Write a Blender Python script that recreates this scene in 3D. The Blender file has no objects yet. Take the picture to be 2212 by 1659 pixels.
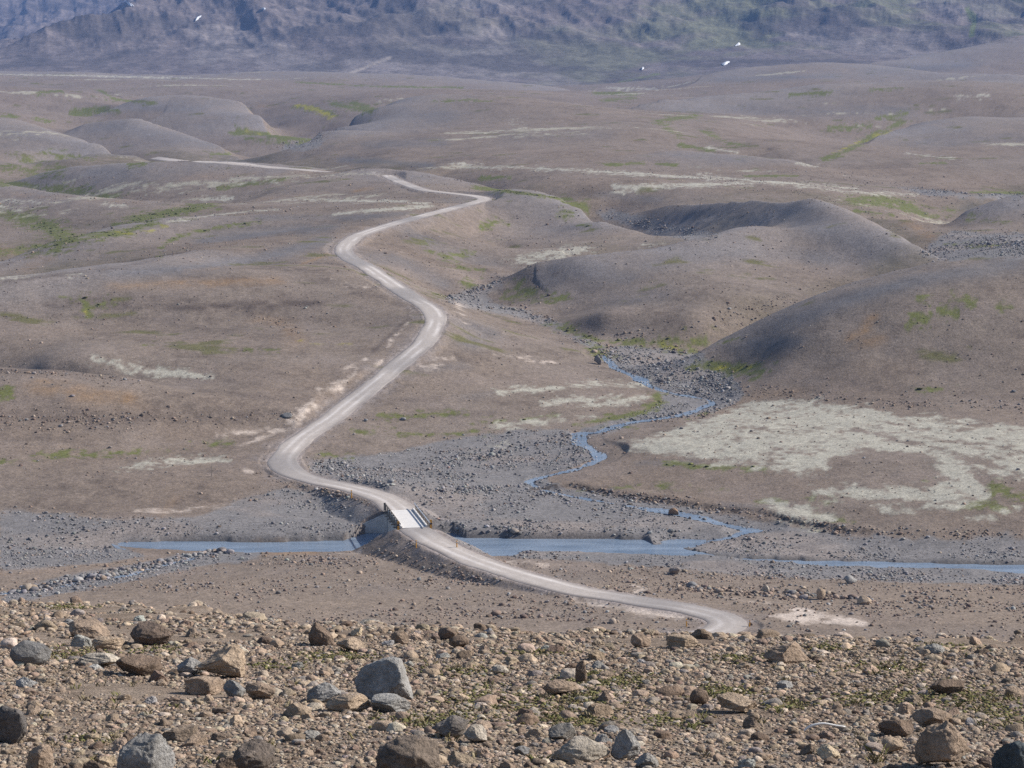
import bpy, bmesh, math, random
import numpy as np
from mathutils import Vector, Matrix

random.seed(7)
RNG = np.random.default_rng(11)
S = bpy.context.scene
COL = S.collection

# ------------------------------------------------------------------ camera, light, exposure
EYE = 75.0                       # camera height above the river, metres
PITCH = math.radians(8.5)        # looking slightly down
F = 4791.0                       # focal length in units of a 2212 x 1659 picture
SUN_AZ = math.radians(77.0)      # clockwise from the viewing direction (+Y)
SUN_EL = math.radians(35.0)

cam = bpy.data.cameras.new("camera")
cam.sensor_width = 36.0
cam.lens = 36.0 * F / 2212.0
cam.clip_start = 0.5
cam.clip_end = 30000.0
camo = bpy.data.objects.new("camera", cam)
camo.location = (0, 0, EYE)
camo.rotation_euler = (math.pi / 2 - PITCH, 0, 0)
COL.objects.link(camo)
S.camera = camo

W = bpy.data.worlds.new("World")
S.world = W
W.use_nodes = True
nt = W.node_tree
bg = nt.nodes["Background"]
sky = nt.nodes.new("ShaderNodeTexSky")
sky.sky_type = 'NISHITA'
sky.sun_disc = False
sky.sun_elevation = SUN_EL
sky.sun_rotation = SUN_AZ
sky.altitude = 600
nt.links.new(sky.outputs[0], bg.inputs[0])
bg.inputs[1].default_value = 0.09

sun = bpy.data.lights.new("sun", 'SUN')
sun.energy = 5.0
sun.angle = math.radians(0.53)
sun.color = (1.0, 0.945, 0.87)
suno = bpy.data.objects.new("sun", sun)
sd = Vector((math.sin(SUN_AZ) * math.cos(SUN_EL), math.cos(SUN_AZ) * math.cos(SUN_EL), math.sin(SUN_EL)))
suno.rotation_euler = sd.to_track_quat('Z', 'Y').to_euler()
suno.location = (60, 40, 140)
COL.objects.link(suno)

S.view_settings.view_transform = 'Standard'
S.view_settings.look = 'None'
S.view_settings.exposure = 0.45
S.view_settings.gamma = 1.0
S.render.engine = 'CYCLES'
S.cycles.max_bounces = 4
S.cycles.diffuse_bounces = 2
S.cycles.glossy_bounces = 2
S.cycles.volume_bounces = 0
S.cycles.use_denoising = False
S.cycles.sample_clamp_indirect = 3.0

# ------------------------------------------------------------------ helpers
CP, SP = math.cos(PITCH), math.sin(PITCH)


def at_uv(u, v):
    """picture position -> (a, t): x = a*y and z = EYE + t*y at forward distance y"""
    xc = (np.asarray(u, float) - 1106.0) / F
    yu = -(np.asarray(v, float) - 829.5) / F
    d = CP + yu * SP
    return xc / d, (-SP + yu * CP) / d


def zdist(v, z):
    return (z - EYE) / at_uv(0, v)[1]


def hash2(ix, iy, seed):
    h = (ix.astype(np.int64) * 374761393 + iy.astype(np.int64) * 668265263 + seed * 974634777) & 0x7fffffff
    h = ((h ^ (h >> 13)) * 1274126177) & 0x7fffffff
    h = (h ^ (h >> 16)) & 0xffff
    return (h / 32767.5 - 1.0).astype(np.float32)


def vnoise(x, y, seed=0):
    x = np.asarray(x, np.float32); y = np.asarray(y, np.float32)
    fx = np.floor(x); fy = np.floor(y)
    ix = fx.astype(np.int32); iy = fy.astype(np.int32)
    dx = x - fx; dy = y - fy
    dx = dx * dx * (3 - 2 * dx); dy = dy * dy * (3 - 2 * dy)
    a = hash2(ix, iy, seed); b = hash2(ix + 1, iy, seed)
    c = hash2(ix, iy + 1, seed); d = hash2(ix + 1, iy + 1, seed)
    return (a + (b - a) * dx) * (1 - dy) + (c + (d - c) * dx) * dy


def fbm(x, y, scale, octv=4, seed=0, gain=0.5):
    s = 0; amp = 1.0; tot = 0
    for o in range(octv):
        k = 2.03 ** o / scale
        c, sn = math.cos(o * 0.7 + seed), math.sin(o * 0.7 + seed)
        s = s + amp * vnoise((x * c - y * sn) * k + 17.3 * o, (x * sn + y * c) * k - 9.1 * o, seed * 31 + o)
        tot += amp; amp *= gain
    return s / tot * 1.6


def ridged(x, y, scale, octv=4, seed=0):
    s = 0; amp = 1.0; tot = 0
    for o in range(octv):
        k = 2.07 ** o / scale
        s = s + amp * (1 - np.abs(vnoise(x * k + 5.7 * o, y * k + 3.3 * o, seed * 17 + o)) * 1.6)
        tot += amp; amp *= 0.5
    return s / tot


def sstep(e0, e1, x):
    t = np.clip((x - e0) / (e1 - e0), 0, 1)
    return t * t * (3 - 2 * t)


def densify(pl, step):
    out = [pl[0]]
    for p, q in zip(pl[:-1], pl[1:]):
        n = max(1, int(math.hypot(q[0] - p[0], q[1] - p[1]) / step))
        for i in range(1, n + 1):
            k = i / n
            out.append(tuple(p[j] + (q[j] - p[j]) * k for j in range(len(p))))
    return out


def tag(o, label=None, cat=None, group=None, kind=None):
    if label: o['label'] = label
    if cat: o['category'] = cat
    if group: o['group'] = group
    if kind: o['kind'] = kind
    return o


def link_mesh(name, verts, faces, mat=None, parent=None, smooth=False, cols=None, loc=None):
    me = bpy.data.meshes.new(name)
    verts = np.asarray(verts, np.float32)
    if isinstance(faces, np.ndarray):
        nf, k = faces.shape
        me.vertices.add(len(verts)); me.vertices.foreach_set('co', verts.ravel())
        me.loops.add(nf * k); me.loops.foreach_set('vertex_index', faces.astype(np.int32).ravel())
        me.polygons.add(nf); me.polygons.foreach_set('loop_start', np.arange(0, nf * k, k, dtype=np.int32))
        me.update(calc_edges=True)
    else:
        me.from_pydata([tuple(v) for v in verts], [], faces)
    if smooth:
        me.polygons.foreach_set('use_smooth', np.ones(len(me.polygons), bool))
    if cols is not None:
        at = me.color_attributes.new('tint', 'FLOAT_COLOR', 'POINT')
        c = np.ones((len(verts), 4), np.float32); c[:, :3] = cols
        at.data.foreach_set('color', c.ravel())
    if mat: me.materials.append(mat)
    o = bpy.data.objects.new(name, me)
    if parent: o.parent = parent
    if loc is not None: o.location = loc
    COL.objects.link(o)
    return o


# ------------------------------------------------------------------ materials
def new_mat(name, rough=0.95, spec=0.2):
    m = bpy.data.materials.new(name); m.use_nodes = True
    n = m.node_tree.nodes; b = n['Principled BSDF']
    b.inputs['Roughness'].default_value = rough
    b.inputs['Specular IOR Level'].default_value = spec
    return m, m.node_tree, b


def noise_node(t, scale, detail=4, rough=0.6, vec=None):
    n = t.nodes.new('ShaderNodeTexNoise')
    n.inputs['Scale'].default_value = scale
    n.inputs['Detail'].default_value = detail
    n.inputs['Roughness'].default_value = rough
    if vec is not None: t.links.new(vec, n.inputs['Vector'])
    return n


def maprange(t, val, a, b, c, d):
    n = t.nodes.new('ShaderNodeMapRange')
    t.links.new(val, n.inputs[0])
    for i, q in enumerate((a, b, c, d)): n.inputs[i + 1].default_value = q
    return n.outputs[0]


def vmul(t, a, b):
    n = t.nodes.new('ShaderNodeVectorMath'); n.operation = 'MULTIPLY'
    t.links.new(a, n.inputs[0])
    if isinstance(b, tuple): n.inputs[1].default_value = b
    else: t.links.new(b, n.inputs[1])
    return n.outputs[0]


def tint_mat(name, scales, lo, hi, bump=None, attr='tint', obj_color=False, rough=0.95, spec=0.15, objcoord=False):
    """tint (vertex attribute or object colour) broken up by several noises, with a bump"""
    m, t, b = new_mat(name, rough, spec)
    if obj_color:
        src = t.nodes.new('ShaderNodeObjectInfo').outputs['Color']
    else:
        a = t.nodes.new('ShaderNodeVertexColor'); a.layer_name = attr; src = a.outputs[0]
    tc = t.nodes.new('ShaderNodeTexCoord')
    if objcoord:
        vec = tc.outputs['Object']
    else:
        vec = t.nodes.new('ShaderNodeNewGeometry').outputs['Position']
    c = src
    for s, l, h in zip(scales, lo, hi):
        nz = noise_node(t, s, 3, 0.6, vec)
        c = vmul(t, c, maprange(t, nz.outputs[0], 0.3, 0.7, l, h))
    t.links.new(c, b.inputs['Base Color'])
    if bump:
        s, dist, stren = bump
        nz = noise_node(t, s, 6, 0.65, vec)
        bp = t.nodes.new('ShaderNodeBump')
        bp.inputs['Strength'].default_value = stren
        bp.inputs['Distance'].default_value = dist
        t.links.new(nz.outputs[0], bp.inputs['Height'])
        t.links.new(bp.outputs[0], b.inputs['Normal'])
    return m


M_valley = tint_mat('stony_valley_soil', (3.6, 1.3, 0.4), (0.66, 0.76, 0.88), (1.22, 1.16, 1.1), (2.2, 0.16, 0.7))
M_near = tint_mat('near_slope_soil', (60.0, 14.0, 3.0), (0.62, 0.7, 0.85), (1.3, 1.25, 1.12), (38.0, 0.04, 1.0))
M_mount = tint_mat('mountain_scree', (0.12, 0.03), (0.8, 0.85), (1.2, 1.15), (0.06, 5.0, 0.6))
M_road = tint_mat('compacted_gravel_road', (2.5, 0.6), (0.9, 0.93), (1.1, 1.07), (6.0, 0.05, 0.4))
M_stone = tint_mat('weathered_stone', (9.0, 30.0), (0.72, 0.8), (1.22, 1.18), (16.0, 0.05, 0.9))
M_farstone = tint_mat('river_stone', (2.0,), (0.85,), (1.15,), (4.0, 0.15, 0.6))
M_boulder = tint_mat('boulder_stone', (5.0, 22.0, 70.0), (0.72, 0.75, 0.8), (1.22, 1.2, 1.2), (26.0, 0.05, 1.0), obj_color=True)

# water
M_water, t_, b_ = new_mat('river_water', 0.08, 0.5)
b_.inputs['Base Color'].default_value = (0.18, 0.235, 0.31, 1)
b_.inputs['IOR'].default_value = 1.33
g0_ = t_.nodes.new('ShaderNodeNewGeometry')
nd_ = noise_node(t_, 0.22, 4, 0.6, vmul(t_, g0_.outputs['Position'], (0.35, 1.6, 1)))
rm_ = t_.nodes.new('ShaderNodeValToRGB')
rm_.color_ramp.elements[0].position = 0.36; rm_.color_ramp.elements[0].color = (0.15, 0.20, 0.27, 1)
rm_.color_ramp.elements[1].position = 0.66; rm_.color_ramp.elements[1].color = (0.26, 0.32, 0.40, 1)
t_.links.new(nd_.outputs[0], rm_.inputs[0]); t_.links.new(rm_.outputs[0], b_.inputs['Base Color'])
g_ = t_.nodes.new('ShaderNodeNewGeometry')
nz_ = noise_node(t_, 1.6, 4, 0.6, vmul(t_, g_.outputs['Position'], (1, 2.2, 1)))
bp_ = t_.nodes.new('ShaderNodeBump'); bp_.inputs['Strength'].default_value = 0.8; bp_.inputs['Distance'].default_value = 0.2
t_.links.new(nz_.outputs[0], bp_.inputs['Height']); t_.links.new(bp_.outputs[0], b_.inputs['Normal'])


def plain_mat(name, rgb, rough=0.8, spec=0.3, metal=0.0, nscale=3.0, var=0.12, bump=0.0):
    m, t, b = new_mat(name, rough, spec)
    b.inputs['Metallic'].default_value = metal
    tc = t.nodes.new('ShaderNodeTexCoord')
    nz = noise_node(t, nscale, 5, 0.6, tc.outputs['Object'])
    mx = t.nodes.new('ShaderNodeVectorMath'); mx.operation = 'SCALE'
    mx.inputs[0].default_value = rgb
    t.links.new(maprange(t, nz.outputs[0], 0.3, 0.7, 1 - var, 1 + var), mx.inputs['Scale'])
    t.links.new(mx.outputs[0], b.inputs['Base Color'])
    if bump:
        bp = t.nodes.new('ShaderNodeBump'); bp.inputs['Strength'].default_value = 0.5; bp.inputs['Distance'].default_value = bump
        t.links.new(nz.outputs[0], bp.inputs['Height']); t.links.new(bp.outputs[0], b.inputs['Normal'])
    return m


M_concrete = plain_mat('weathered_concrete', (0.50, 0.49, 0.48), 0.9, 0.2, 0, 0.9, 0.14, 0.02)
M_deck = plain_mat('pale_concrete_deck', (0.64, 0.61, 0.58), 0.85, 0.2, 0, 1.2, 0.08, 0.01)
M_galv = plain_mat('galvanised_steel', (0.45, 0.47, 0.5), 0.5, 0.5, 0.3, 4, 0.1)
M_timber = plain_mat('grey_timber_post', (0.20, 0.175, 0.145), 0.9, 0.2, 0, 4, 0.2)
M_yellow = plain_mat('yellow_marker_paint', (0.55, 0.27, 0.03), 0.6, 0.4, 0, 6, 0.15)
M_black = plain_mat('black_marker_paint', (0.02, 0.02, 0.02), 0.6, 0.4, 0, 6, 0.1)
M_snow = plain_mat('old_snow', (0.60, 0.61, 0.64), 0.7, 0.3, 0, 0.05, 0.05)
M_white = plain_mat('bleached_white', (0.78, 0.76, 0.72), 0.6, 0.3, 0, 12, 0.06)

# ------------------------------------------------------------------ terrain: height field in polar rows
# control points (picture u, v, distance y); z-form: distance found from the height
CTL = []


def ctl(pl, step=40):
    pl = list(pl)
    p0, p1 = pl[0], pl[-1]
    for e, q in ((p0, 0), (p1, 1)):
        if e[0] <= 12 or e[0] >= 2200:
            sgn = -1 if e[0] <= 12 else 1
            for du in (140, 340, 620):
                x = (e[0] + sgn * du,) + tuple(e[1:])
                if q == 0: pl.insert(0, x)
                else: pl.append(x)
    CTL.extend(densify(pl, step))


def ctlz(pl, step=40):
    ctl([(u, v, zdist(v, z)) for u, v, z in pl], step)


CRESTS = []


def crest(pl, dip=3.0, step=28):
    """(u, v, y_front, y_behind): a skyline of a hill and the ground seen just over it, with a hidden hollow between"""
    CRESTS.append((pl, dip))
    ctl([(u, v, y1) for u, v, y1, y2 in pl], step)
    ctl([(u, v - 2, y2) for u, v, y1, y2 in pl], step)
    mid = []
    for u, v, y1, y2 in pl:
        if y2 > y1 * 1.05:
            ym = math.sqrt(y1 * y2)
            mid.append((u, v + dip / ym * F, ym))
    if len(mid) > 1: ctl(mid, step)


for v, z in ((1560, 8), (1460, 5.5)):
    ctlz([(0, v, z), (1100, v, z), (2212, v, z)], 160)
ctlz([(0, 1390, 4.5), (700, 1390, 4.5), (1400, 1390, 4.2), (1800, 1392, 5), (2212, 1392, 5)], 110)
ctlz([(0, 1330, 4.0), (600, 1335, 4.0), (1200, 1330, 3.6), (1560, 1340, 4), (1800, 1335, 4), (2212, 1335, 4.4)], 110)
ctlz([(0, 1282, 1.8), (130, 1268, 1.6), (260, 1246, 1.4), (330, 1228, 1.0), (560, 1192, 0.3)], 60)
ctlz([(400, 1270, 3.0), (700, 1265, 2.8), (1000, 1280, 3)], 90)
ctlz([(1250, 1290, 3.4), (1500, 1290, 3.2), (1800, 1290, 3.0), (2212, 1290, 2.8)], 110)
ctlz([(1300, 1235, 1.2), (1600, 1250, 1.4), (1900, 1258, 1.4), (2212, 1262, 1.4)], 90)
ctlz([(0, 1225, 1.6), (150, 1205, 1.0), (300, 1195, 0.6), (450, 1196, 0.6), (650, 1198, 0.8), (800, 1200, 1.0)], 70)
ctlz([(0, 1178, 0.5), (250, 1172, 0), (560, 1180, 0), (900, 1176, 0), (1200, 1178, 0), (1420, 1184, 0), (1620, 1213, 0),
      (1900, 1222, 0), (2212, 1231, 0)], 55)
ctlz([(0, 1150, 1.2), (300, 1150, 1.0), (560, 1155, 0.9), (750, 1158, 0.8), (1000, 1155, 0.8), (1250, 1157, 0.7), (1500, 1158, 0.6),
      (1700, 1170, 0.6), (2000, 1185, 0.6), (2212, 1190, 0.6)], 70)
ctlz([(0, 1090, 2.6), (250, 1095, 2.2), (500, 1090, 1.8), (700, 1085, 1.6), (1000, 1110, 1.7), (1250, 1110, 1.4), (1400, 1125, 1.2), (1600, 1145, 0.9)], 70)
ctlz([(0, 1020, 4.0), (300, 1020, 3.5), (520, 1025, 3.2), (800, 1010, 2.0), (1000, 1020, 2.0), (1140, 1042, 1.8)], 70)
# terrace on the right, above the cut bank
ctlz([(1250, 1045, 2.4), (1400, 1068, 2.2), (1560, 1085, 2.1), (1700, 1110, 2.0), (1830, 1142, 1.8), (2000, 1150, 1.9), (2212, 1152, 1.9)], 60)
ctlz([(1330, 1000, 3.6), (1600, 1020, 4.2), (1900, 1040, 4.6), (2212, 1060, 5.0)], 90)
ctlz([(1350, 955, 4.4), (1600, 920, 5.6), (1900, 920, 6.4), (2212, 940, 6.8)], 90)
ctlz([(1600, 850, 6.0), (1800, 855, 7.4), (2000, 860, 8.2), (2212, 850, 9.0)], 80)
ctlz([(1540, 868, 4.6), (1490, 893, 4.2), (1363, 912, 3.7), (1256, 937, 3.2), (1300, 982, 2.9), (1190, 1027, 2.3)], 60)
ctlz([(1330, 795, 6.0), (1400, 830, 5.2), (1450, 847, 4.9)], 40)
ctlz([(1050, 900, 4.8), (1200, 880, 5.2), (1350, 860, 5.4)], 70)
ctlz([(760, 950, 3.8), (950, 930, 3.8), (1100, 925, 3.8)], 70)
ctlz([(1000, 820, 8.5), (1150, 800, 7.8), (1260, 790, 7.0)], 60)
ctlz([(1000, 720, 13.0), (1100, 740, 10.0), (1230, 755, 8.0)], 60)
# left middle ground
ctlz([(0, 960, 5.5), (250, 950, 5.2), (450, 940, 4.8), (580, 930, 4.6)], 80)
ctlz([(0, 900, 8.6), (250, 890, 8.6), (450, 880, 8.2), (620, 870, 7.6)], 80)
crest([(0, 797, 439, 456), (150, 803, 437, 448), (280, 815, 434, 440), (420, 850, 423, 425)], 0.3)
ctl([(0, 775, 455), (200, 780, 450), (400, 780, 453), (600, 780, 455), (740, 760, 466)], 80)
ctl([(0, 720, 483), (250, 720, 484), (450, 720, 484), (650, 710, 490), (800, 700, 496)], 80)
ctl([(0, 690, 498), (250, 688, 501), (450, 686, 501), (620, 690, 500)], 80)
ctl([(0, 650, 511), (250, 642, 515), (450, 640, 515), (650, 635, 519), (780, 620, 530)], 80)
# mound crest B (nearest rounded mound at the left) and hill A behind it
crest([(0, 615, 525, 585), (140, 597, 545, 592), (270, 582, 560, 600), (350, 562, 580, 606), (450, 545, 602, 612)], 1.5)
ctl([(560, 520, 640), (640, 500, 660), (720, 480, 690)])
ctl([(520, 575, 575), (620, 560, 590), (700, 560, 592)])
crest([(0, 578, 640, 700), (90, 540, 665, 730), (185, 515, 690, 745), (240, 497, 705, 755), (320, 482, 720, 760), (450, 468, 740, 770)], 2.5)
ctl([(350, 525, 655), (450, 500, 680)])
# green hollow on the left and hill h
ctl([(0, 545, 722), (80, 520, 742), (150, 510, 748), (230, 490, 765), (300, 470, 782), (420, 445, 808)])
ctl([(0, 475, 812), (60, 490, 788)])
ctl([(0, 430, 862), (150, 450, 815), (280, 455, 800), (380, 450, 798)])
crest([(0, 400, 905, 950), (100, 415, 872, 905), (200, 427, 847, 875), (300, 435, 832, 850), (430, 440, 816, 826)], 1.0)
ctl([(500, 430, 850), (620, 440, 800), (760, 445, 770), (880, 440, 765)])
ctl([(520, 400, 880), (700, 410, 840)])
ctl([(300, 395, 900), (450, 385, 900), (600, 378, 900)])
crest([(60, 388, 985, 995), (100, 372, 975, 1060), (165, 356, 965, 1080), (325, 350, 955, 1090), (500, 354, 945, 1080), (640, 366, 935, 1030), (720, 373, 925, 990)], 2.0)
crest([(770, 372, 915, 990), (835, 374, 908, 985), (900, 379, 900, 960), (1000, 395, 880, 920), (1060, 410, 850, 880)], 2.0)
ctl([(800, 355, 1010), (900, 362, 990), (1000, 372, 950), (1100, 385, 900)])
# road bend hill e, slope down to the stream
ctl([(1000, 600, 608), (1000, 560, 640), (1000, 500, 695), (1100, 480, 725), (1100, 530, 680), (1200, 500, 710), (930, 560, 625), (920, 510, 665)])
crest([(1100, 415, 800, 850), (1180, 430, 785, 840), (1256, 457, 742, 785), (1306, 480, 713, 745), (1406, 505, 690, 702)], 1.5)
ctl([(975, 640, 585), (1062, 612, 608), (1165, 680, 556), (1270, 735, 520)])
ctl([(1150, 405, 850), (1250, 400, 850), (1500, 408, 830)])
# central hill d
ctl([(1300, 748, 512), (1480, 755, 508), (1200, 703, 540), (1130, 665, 562)])
ctl([(1300, 680, 535), (1400, 640, 552), (1500, 680, 528), (1600, 640, 545), (1700, 600, 578), (1800, 600, 582)])
crest([(1060, 618, 598, 599), (1106, 592, 604, 607), (1156, 572, 606, 622), (1256, 560, 602, 640), (1406, 550, 610, 652), (1531, 522, 622, 665), (1581, 507, 634, 668), (1626, 497, 646, 662)], 2.0)
ctl([(1290, 453, 792), (1340, 468, 752), (1400, 486, 716), (1500, 503, 682)])
crest([(1330, 446, 806, 812), (1450, 427, 780, 796), (1560, 425, 738, 795), (1650, 425, 702, 800), (1698, 426, 684, 800), (1760, 428, 676, 800), (1831, 457, 656, 765), (1931, 507, 630, 700), (2006, 547, 604, 640), (2061, 570, 588, 612)], 2.0)
ctl([(1600, 480, 678), (1500, 470, 708), (1420, 455, 750)])
ctl([(1700, 500, 645), (1720, 550, 612), (1850, 560, 606)])
ctl([(1870, 435, 800), (1950, 440, 790), (2010, 470, 755), (2060, 500, 712), (2120, 520, 684), (2212, 520, 684)])
crest([(2040, 490, 745, 760), (2080, 465, 760, 820), (2156, 440, 770, 865), (2212, 425, 780, 900)], 2.0)
ctl([(2212, 480, 735)])
# hill c at the right
crest([(1490, 777, 480, 495), (1556, 742, 490, 516), (1656, 702, 502, 535), (1781, 652, 514, 545), (1906, 617, 522, 568), (2056, 572, 534, 588), (2212, 527, 545, 670)], 2.0)
ctlz([(1700, 740, 14), (1800, 720, 16.5), (1950, 690, 19.5), (2100, 660, 22), (2212, 640, 23.5)], 60)
ctlz([(1560, 800, 7.4), (1700, 800, 10), (1850, 790, 11.8), (2000, 770, 13.6), (2212, 760, 14.8)], 60)
# wide brown hills behind
ctl([(1300, 380, 890), (1500, 385, 890), (1700, 398, 865), (1850, 410, 850), (2000, 420, 870), (2150, 418, 880), (2212, 415, 890)])
ctl([(1300, 345, 980), (1500, 352, 970), (1700, 365, 950)])
crest([(1450, 330, 1020, 1060), (1560, 342, 1000, 1040), (1700, 352, 985, 1020), (1770, 362, 960, 985)], 0.8)
ctl([(1800, 380, 930), (1900, 400, 895)])
ctl([(1600, 320, 1090), (1680, 320, 1080), (1520, 300, 1130), (1490, 275, 1200), (1750, 345, 1010)])
ctl([(1900, 380, 945), (2050, 385, 945), (2212, 380, 960)])
ctl([(1850, 335, 1040), (2000, 325, 1060), (2212, 320, 1080)])
ctl([(1700, 300, 1120), (1800, 280, 1170), (1650, 265, 1230)])
ctl([(1600, 235, 1390), (1800, 228, 1410), (2000, 225, 1420), (2212, 222, 1430)])
crest([(1340, 232, 1460, 1560), (1400, 224, 1480, 1600)], 3.0)
crest([(1480, 185, 1950, 2500), (1520, 162, 2150, 2900), (1650, 146, 2300, 3000), (1800, 150, 2250, 2700), (1900, 160, 2150, 2450), (2030, 172, 1980, 2250), (2212, 178, 1900, 2150)], 4.0)
crest([(1840, 151, 2500, 2900), (1956, 135, 2700, 3000), (2081, 110, 2800, 3150), (2212, 74, 2900, 3250)], 4.0)
crest([(1345, 234, 1420, 1520), (1456, 221, 1465, 1580), (1606, 214, 1500, 1640), (1756, 206, 1540, 1700), (1950, 198, 1600, 1780), (2212, 190, 1680, 1880)], 3.0)
crest([(1860, 305, 1110, 1130), (1900, 285, 1165, 1220), (1970, 264, 1230, 1310), (2080, 255, 1265, 1360), (2212, 256, 1265, 1360)], 3.0)
# hill j in the centre and the gorge
crest([(640, 318, 1150, 1200), (690, 298, 1210, 1290), (760, 262, 1330, 1470), (850, 233, 1430, 1620), (900, 228, 1450, 1650), (1106, 228, 1460, 1640), (1300, 230, 1470, 1600)], 4.0)
ctl([(900, 290, 1180), (1050, 270, 1250), (1200, 280, 1210), (1350, 300, 1130), (850, 330, 1070), (1000, 335, 1050), (1200, 330, 1050)])
ctl([(620, 300, 1240), (560, 290, 1290), (680, 285, 1330), (760, 250, 1520)])
ctl([(640, 230, 1620), (720, 222, 1680), (800, 215, 1720)])
# pyramid hill, broad hill behind, knoll f
crest([(150, 276, 1400, 1500), (220, 266, 1400, 1530), (290, 255, 1390, 1520), (360, 272, 1370, 1440), (480, 298, 1290, 1330), (560, 320, 1200, 1230)], 2.0)
ctl([(300, 300, 1250), (420, 325, 1180), (330, 330, 1150)])
crest([(200, 245, 1570, 1660), (270, 228, 1620, 1760), (350, 215, 1660, 1850), (450, 221, 1650, 1800), (530, 236, 1570, 1680), (600, 262, 1430, 1530)], 3.0)
crest([(0, 263, 1270, 1400), (50, 264, 1260, 1400), (100, 280, 1220, 1390), (180, 307, 1150, 1270), (260, 332, 1085, 1180), (320, 345, 1060, 1110)], 2.0)
ctl([(0, 320, 1110), (100, 345, 1050), (0, 375, 1010), (180, 340, 1070)])
ctl([(0, 250, 1480), (100, 262, 1450), (0, 225, 1600), (100, 230, 1600)])
ctl([(0, 205, 1750), (200, 200, 1800), (260, 210, 1720)])
ctl([(500, 200, 1880), (700, 200, 1900), (900, 205, 1850), (1100, 205, 1850), (1280, 205, 1830)])
crest([(0, 160, 2500, 3300), (400, 168, 2420, 3250), (700, 172, 2350, 3200), (1000, 175, 2300, 3150), (1200, 180, 2250, 3100), (1360, 190, 2100, 3000)], 6.0)
ctl([(0, 185, 2050), (300, 185, 2080), (700, 187, 2050), (1000, 190, 2020), (1250, 196, 1960)])
# mountain
ctl([(400, 130, 3420), (800, 130, 3380), (1200, 140, 3300), (1600, 110, 3350), (2000, 70, 3420)])
ctl([(420, 60, 3700), (800, 60, 3620), (1200, 60, 3600), (1600, 40, 3620), (2212, 20, 3620)])
ctl([(500, 0, 3950), (900, 0, 3850), (1300, 0, 3820), (1700, 0, 3780), (2212, -40, 3850)])
crest([(0, 110, 3650, 5200), (100, 78, 3750, 5300), (200, 46, 3850, 5400), (330, 4, 4000, 5600), (470, -50, 4150, 5800)], 12.0)
ctl([(0, 60, 5700), (100, 20, 6000), (0, 0, 6200), (200, -30, 6300), (0, -120, 6900), (300, -120, 6900)])
ctl([(700, -130, 4500), (1100, -140, 4450), (1600, -140, 4400), (2212, -150, 4400)])
ctl([(700, -230, 5600), (1300, -240, 5600), (2212, -240, 5600)])
ctl([(0, -190, 7600), (800, -250, 7400), (2212, -250, 7400)])

# road centre line: picture position and height
ROAD = [(1432, 1391, 4.2), (1488, 1378, 4.1), (1545, 1366, 4.0), (1572, 1349, 4.0), (1560, 1336, 4.0), (1535, 1327, 4.0), (1469, 1312, 4.0), (1396, 1301, 3.9),
        (1322, 1288, 3.8), (1249, 1276, 3.7), (1175, 1257, 3.6), (1102, 1236, 3.5), (1028, 1211, 3.5), (973, 1187, 3.5), (929, 1164, 3.5),
        (895, 1141, 3.5), (866, 1103, 3.5), (836, 1079, 3.4), (787, 1062, 3.3), (738, 1050, 3.2), (689, 1040, 3.2), (650, 1028, 3.2),
        (621, 1013, 3.25), (611, 996, 3.4), (623, 976, 3.7), (652, 947, 4.3), (689, 922, 5.0), (726, 897, 5.9), (763, 866, 7.0), (824, 819, 9.3),
        (873, 777, 11.2), (917, 738, 13.2), (938, 704, 14.9), (940, 681, 15.9), (924, 662, 16.8), (885, 640, 17.8), (836, 606, 19.2),
        (787, 574, 20.2), (755, 557, 20.7), (742, 541, 21.2), (750, 526, 21.8), (775, 508, 22.6), (841, 486, 23.8), (914, 466, 24.6), (988, 447, 25),
        (1032, 436, 25), (1046, 430, 25.0), (1028, 424, 25.0), (970, 417, 25.2), (914, 410, 25.5), (867, 394, 26), (836, 379, 26.3)]
R3 = []
for u, v, z in ROAD:
    y = zdist(v, z); a, t = at_uv(u, v); R3.append((a * y, y, z))
ctl([(u, v, zdist(v, z)) for u, v, z in ROAD[18:]], 60)
ROAD_FAR = [(u, v - 1.5, y) for u, v, y in [(718, 373.7, 1000), (639, 367, 1045), (584, 363, 1065), (528, 356.5, 1095), (500, 353.5, 1110), (440, 351, 1125), (374, 347.5, 1140), (333, 342.5, 1165), (300, 338, 1190)]]
R3F = [(852 and at_uv(790, 378)[0] * 950, 950, EYE + at_uv(790, 381)[1] * 950)]
for u, v, y in ROAD_FAR:
    a, t = at_uv(u, v); R3F.append((a * y, y, EYE + t * y))
ctl(ROAD_FAR, 40)

A_ = []; 
for u, v, y in CTL:
    a, t = at_uv(u, v); A_.append((a, math.log(y), t))
A_ = np.array(A_)
# merge control points that nearly coincide
key = np.round(A_[:, :2] / np.array([0.0035, 0.0035])).astype(int)
_, first = np.unique(key, axis=0, return_index=True)
A_ = A_[np.sort(first)]
NC = len(A_)
print('control points', NC)


def tps_k(r2):
    return 0.5 * r2 * np.log(r2 + 1e-12)


d2 = ((A_[:, None, :2] - A_[None, :, :2]) ** 2).sum(-1)
K = np.zeros((NC + 3, NC + 3))
K[:NC, :NC] = tps_k(d2) + np.eye(NC) * 1.0e-5
Pm = np.c_[np.ones(NC), A_[:, :2]]
K[:NC, NC:] = Pm; K[NC:, :NC] = Pm.T
rhs = np.r_[A_[:, 2], 0, 0, 0]
Wt = np.linalg.solve(K, rhs)

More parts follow.
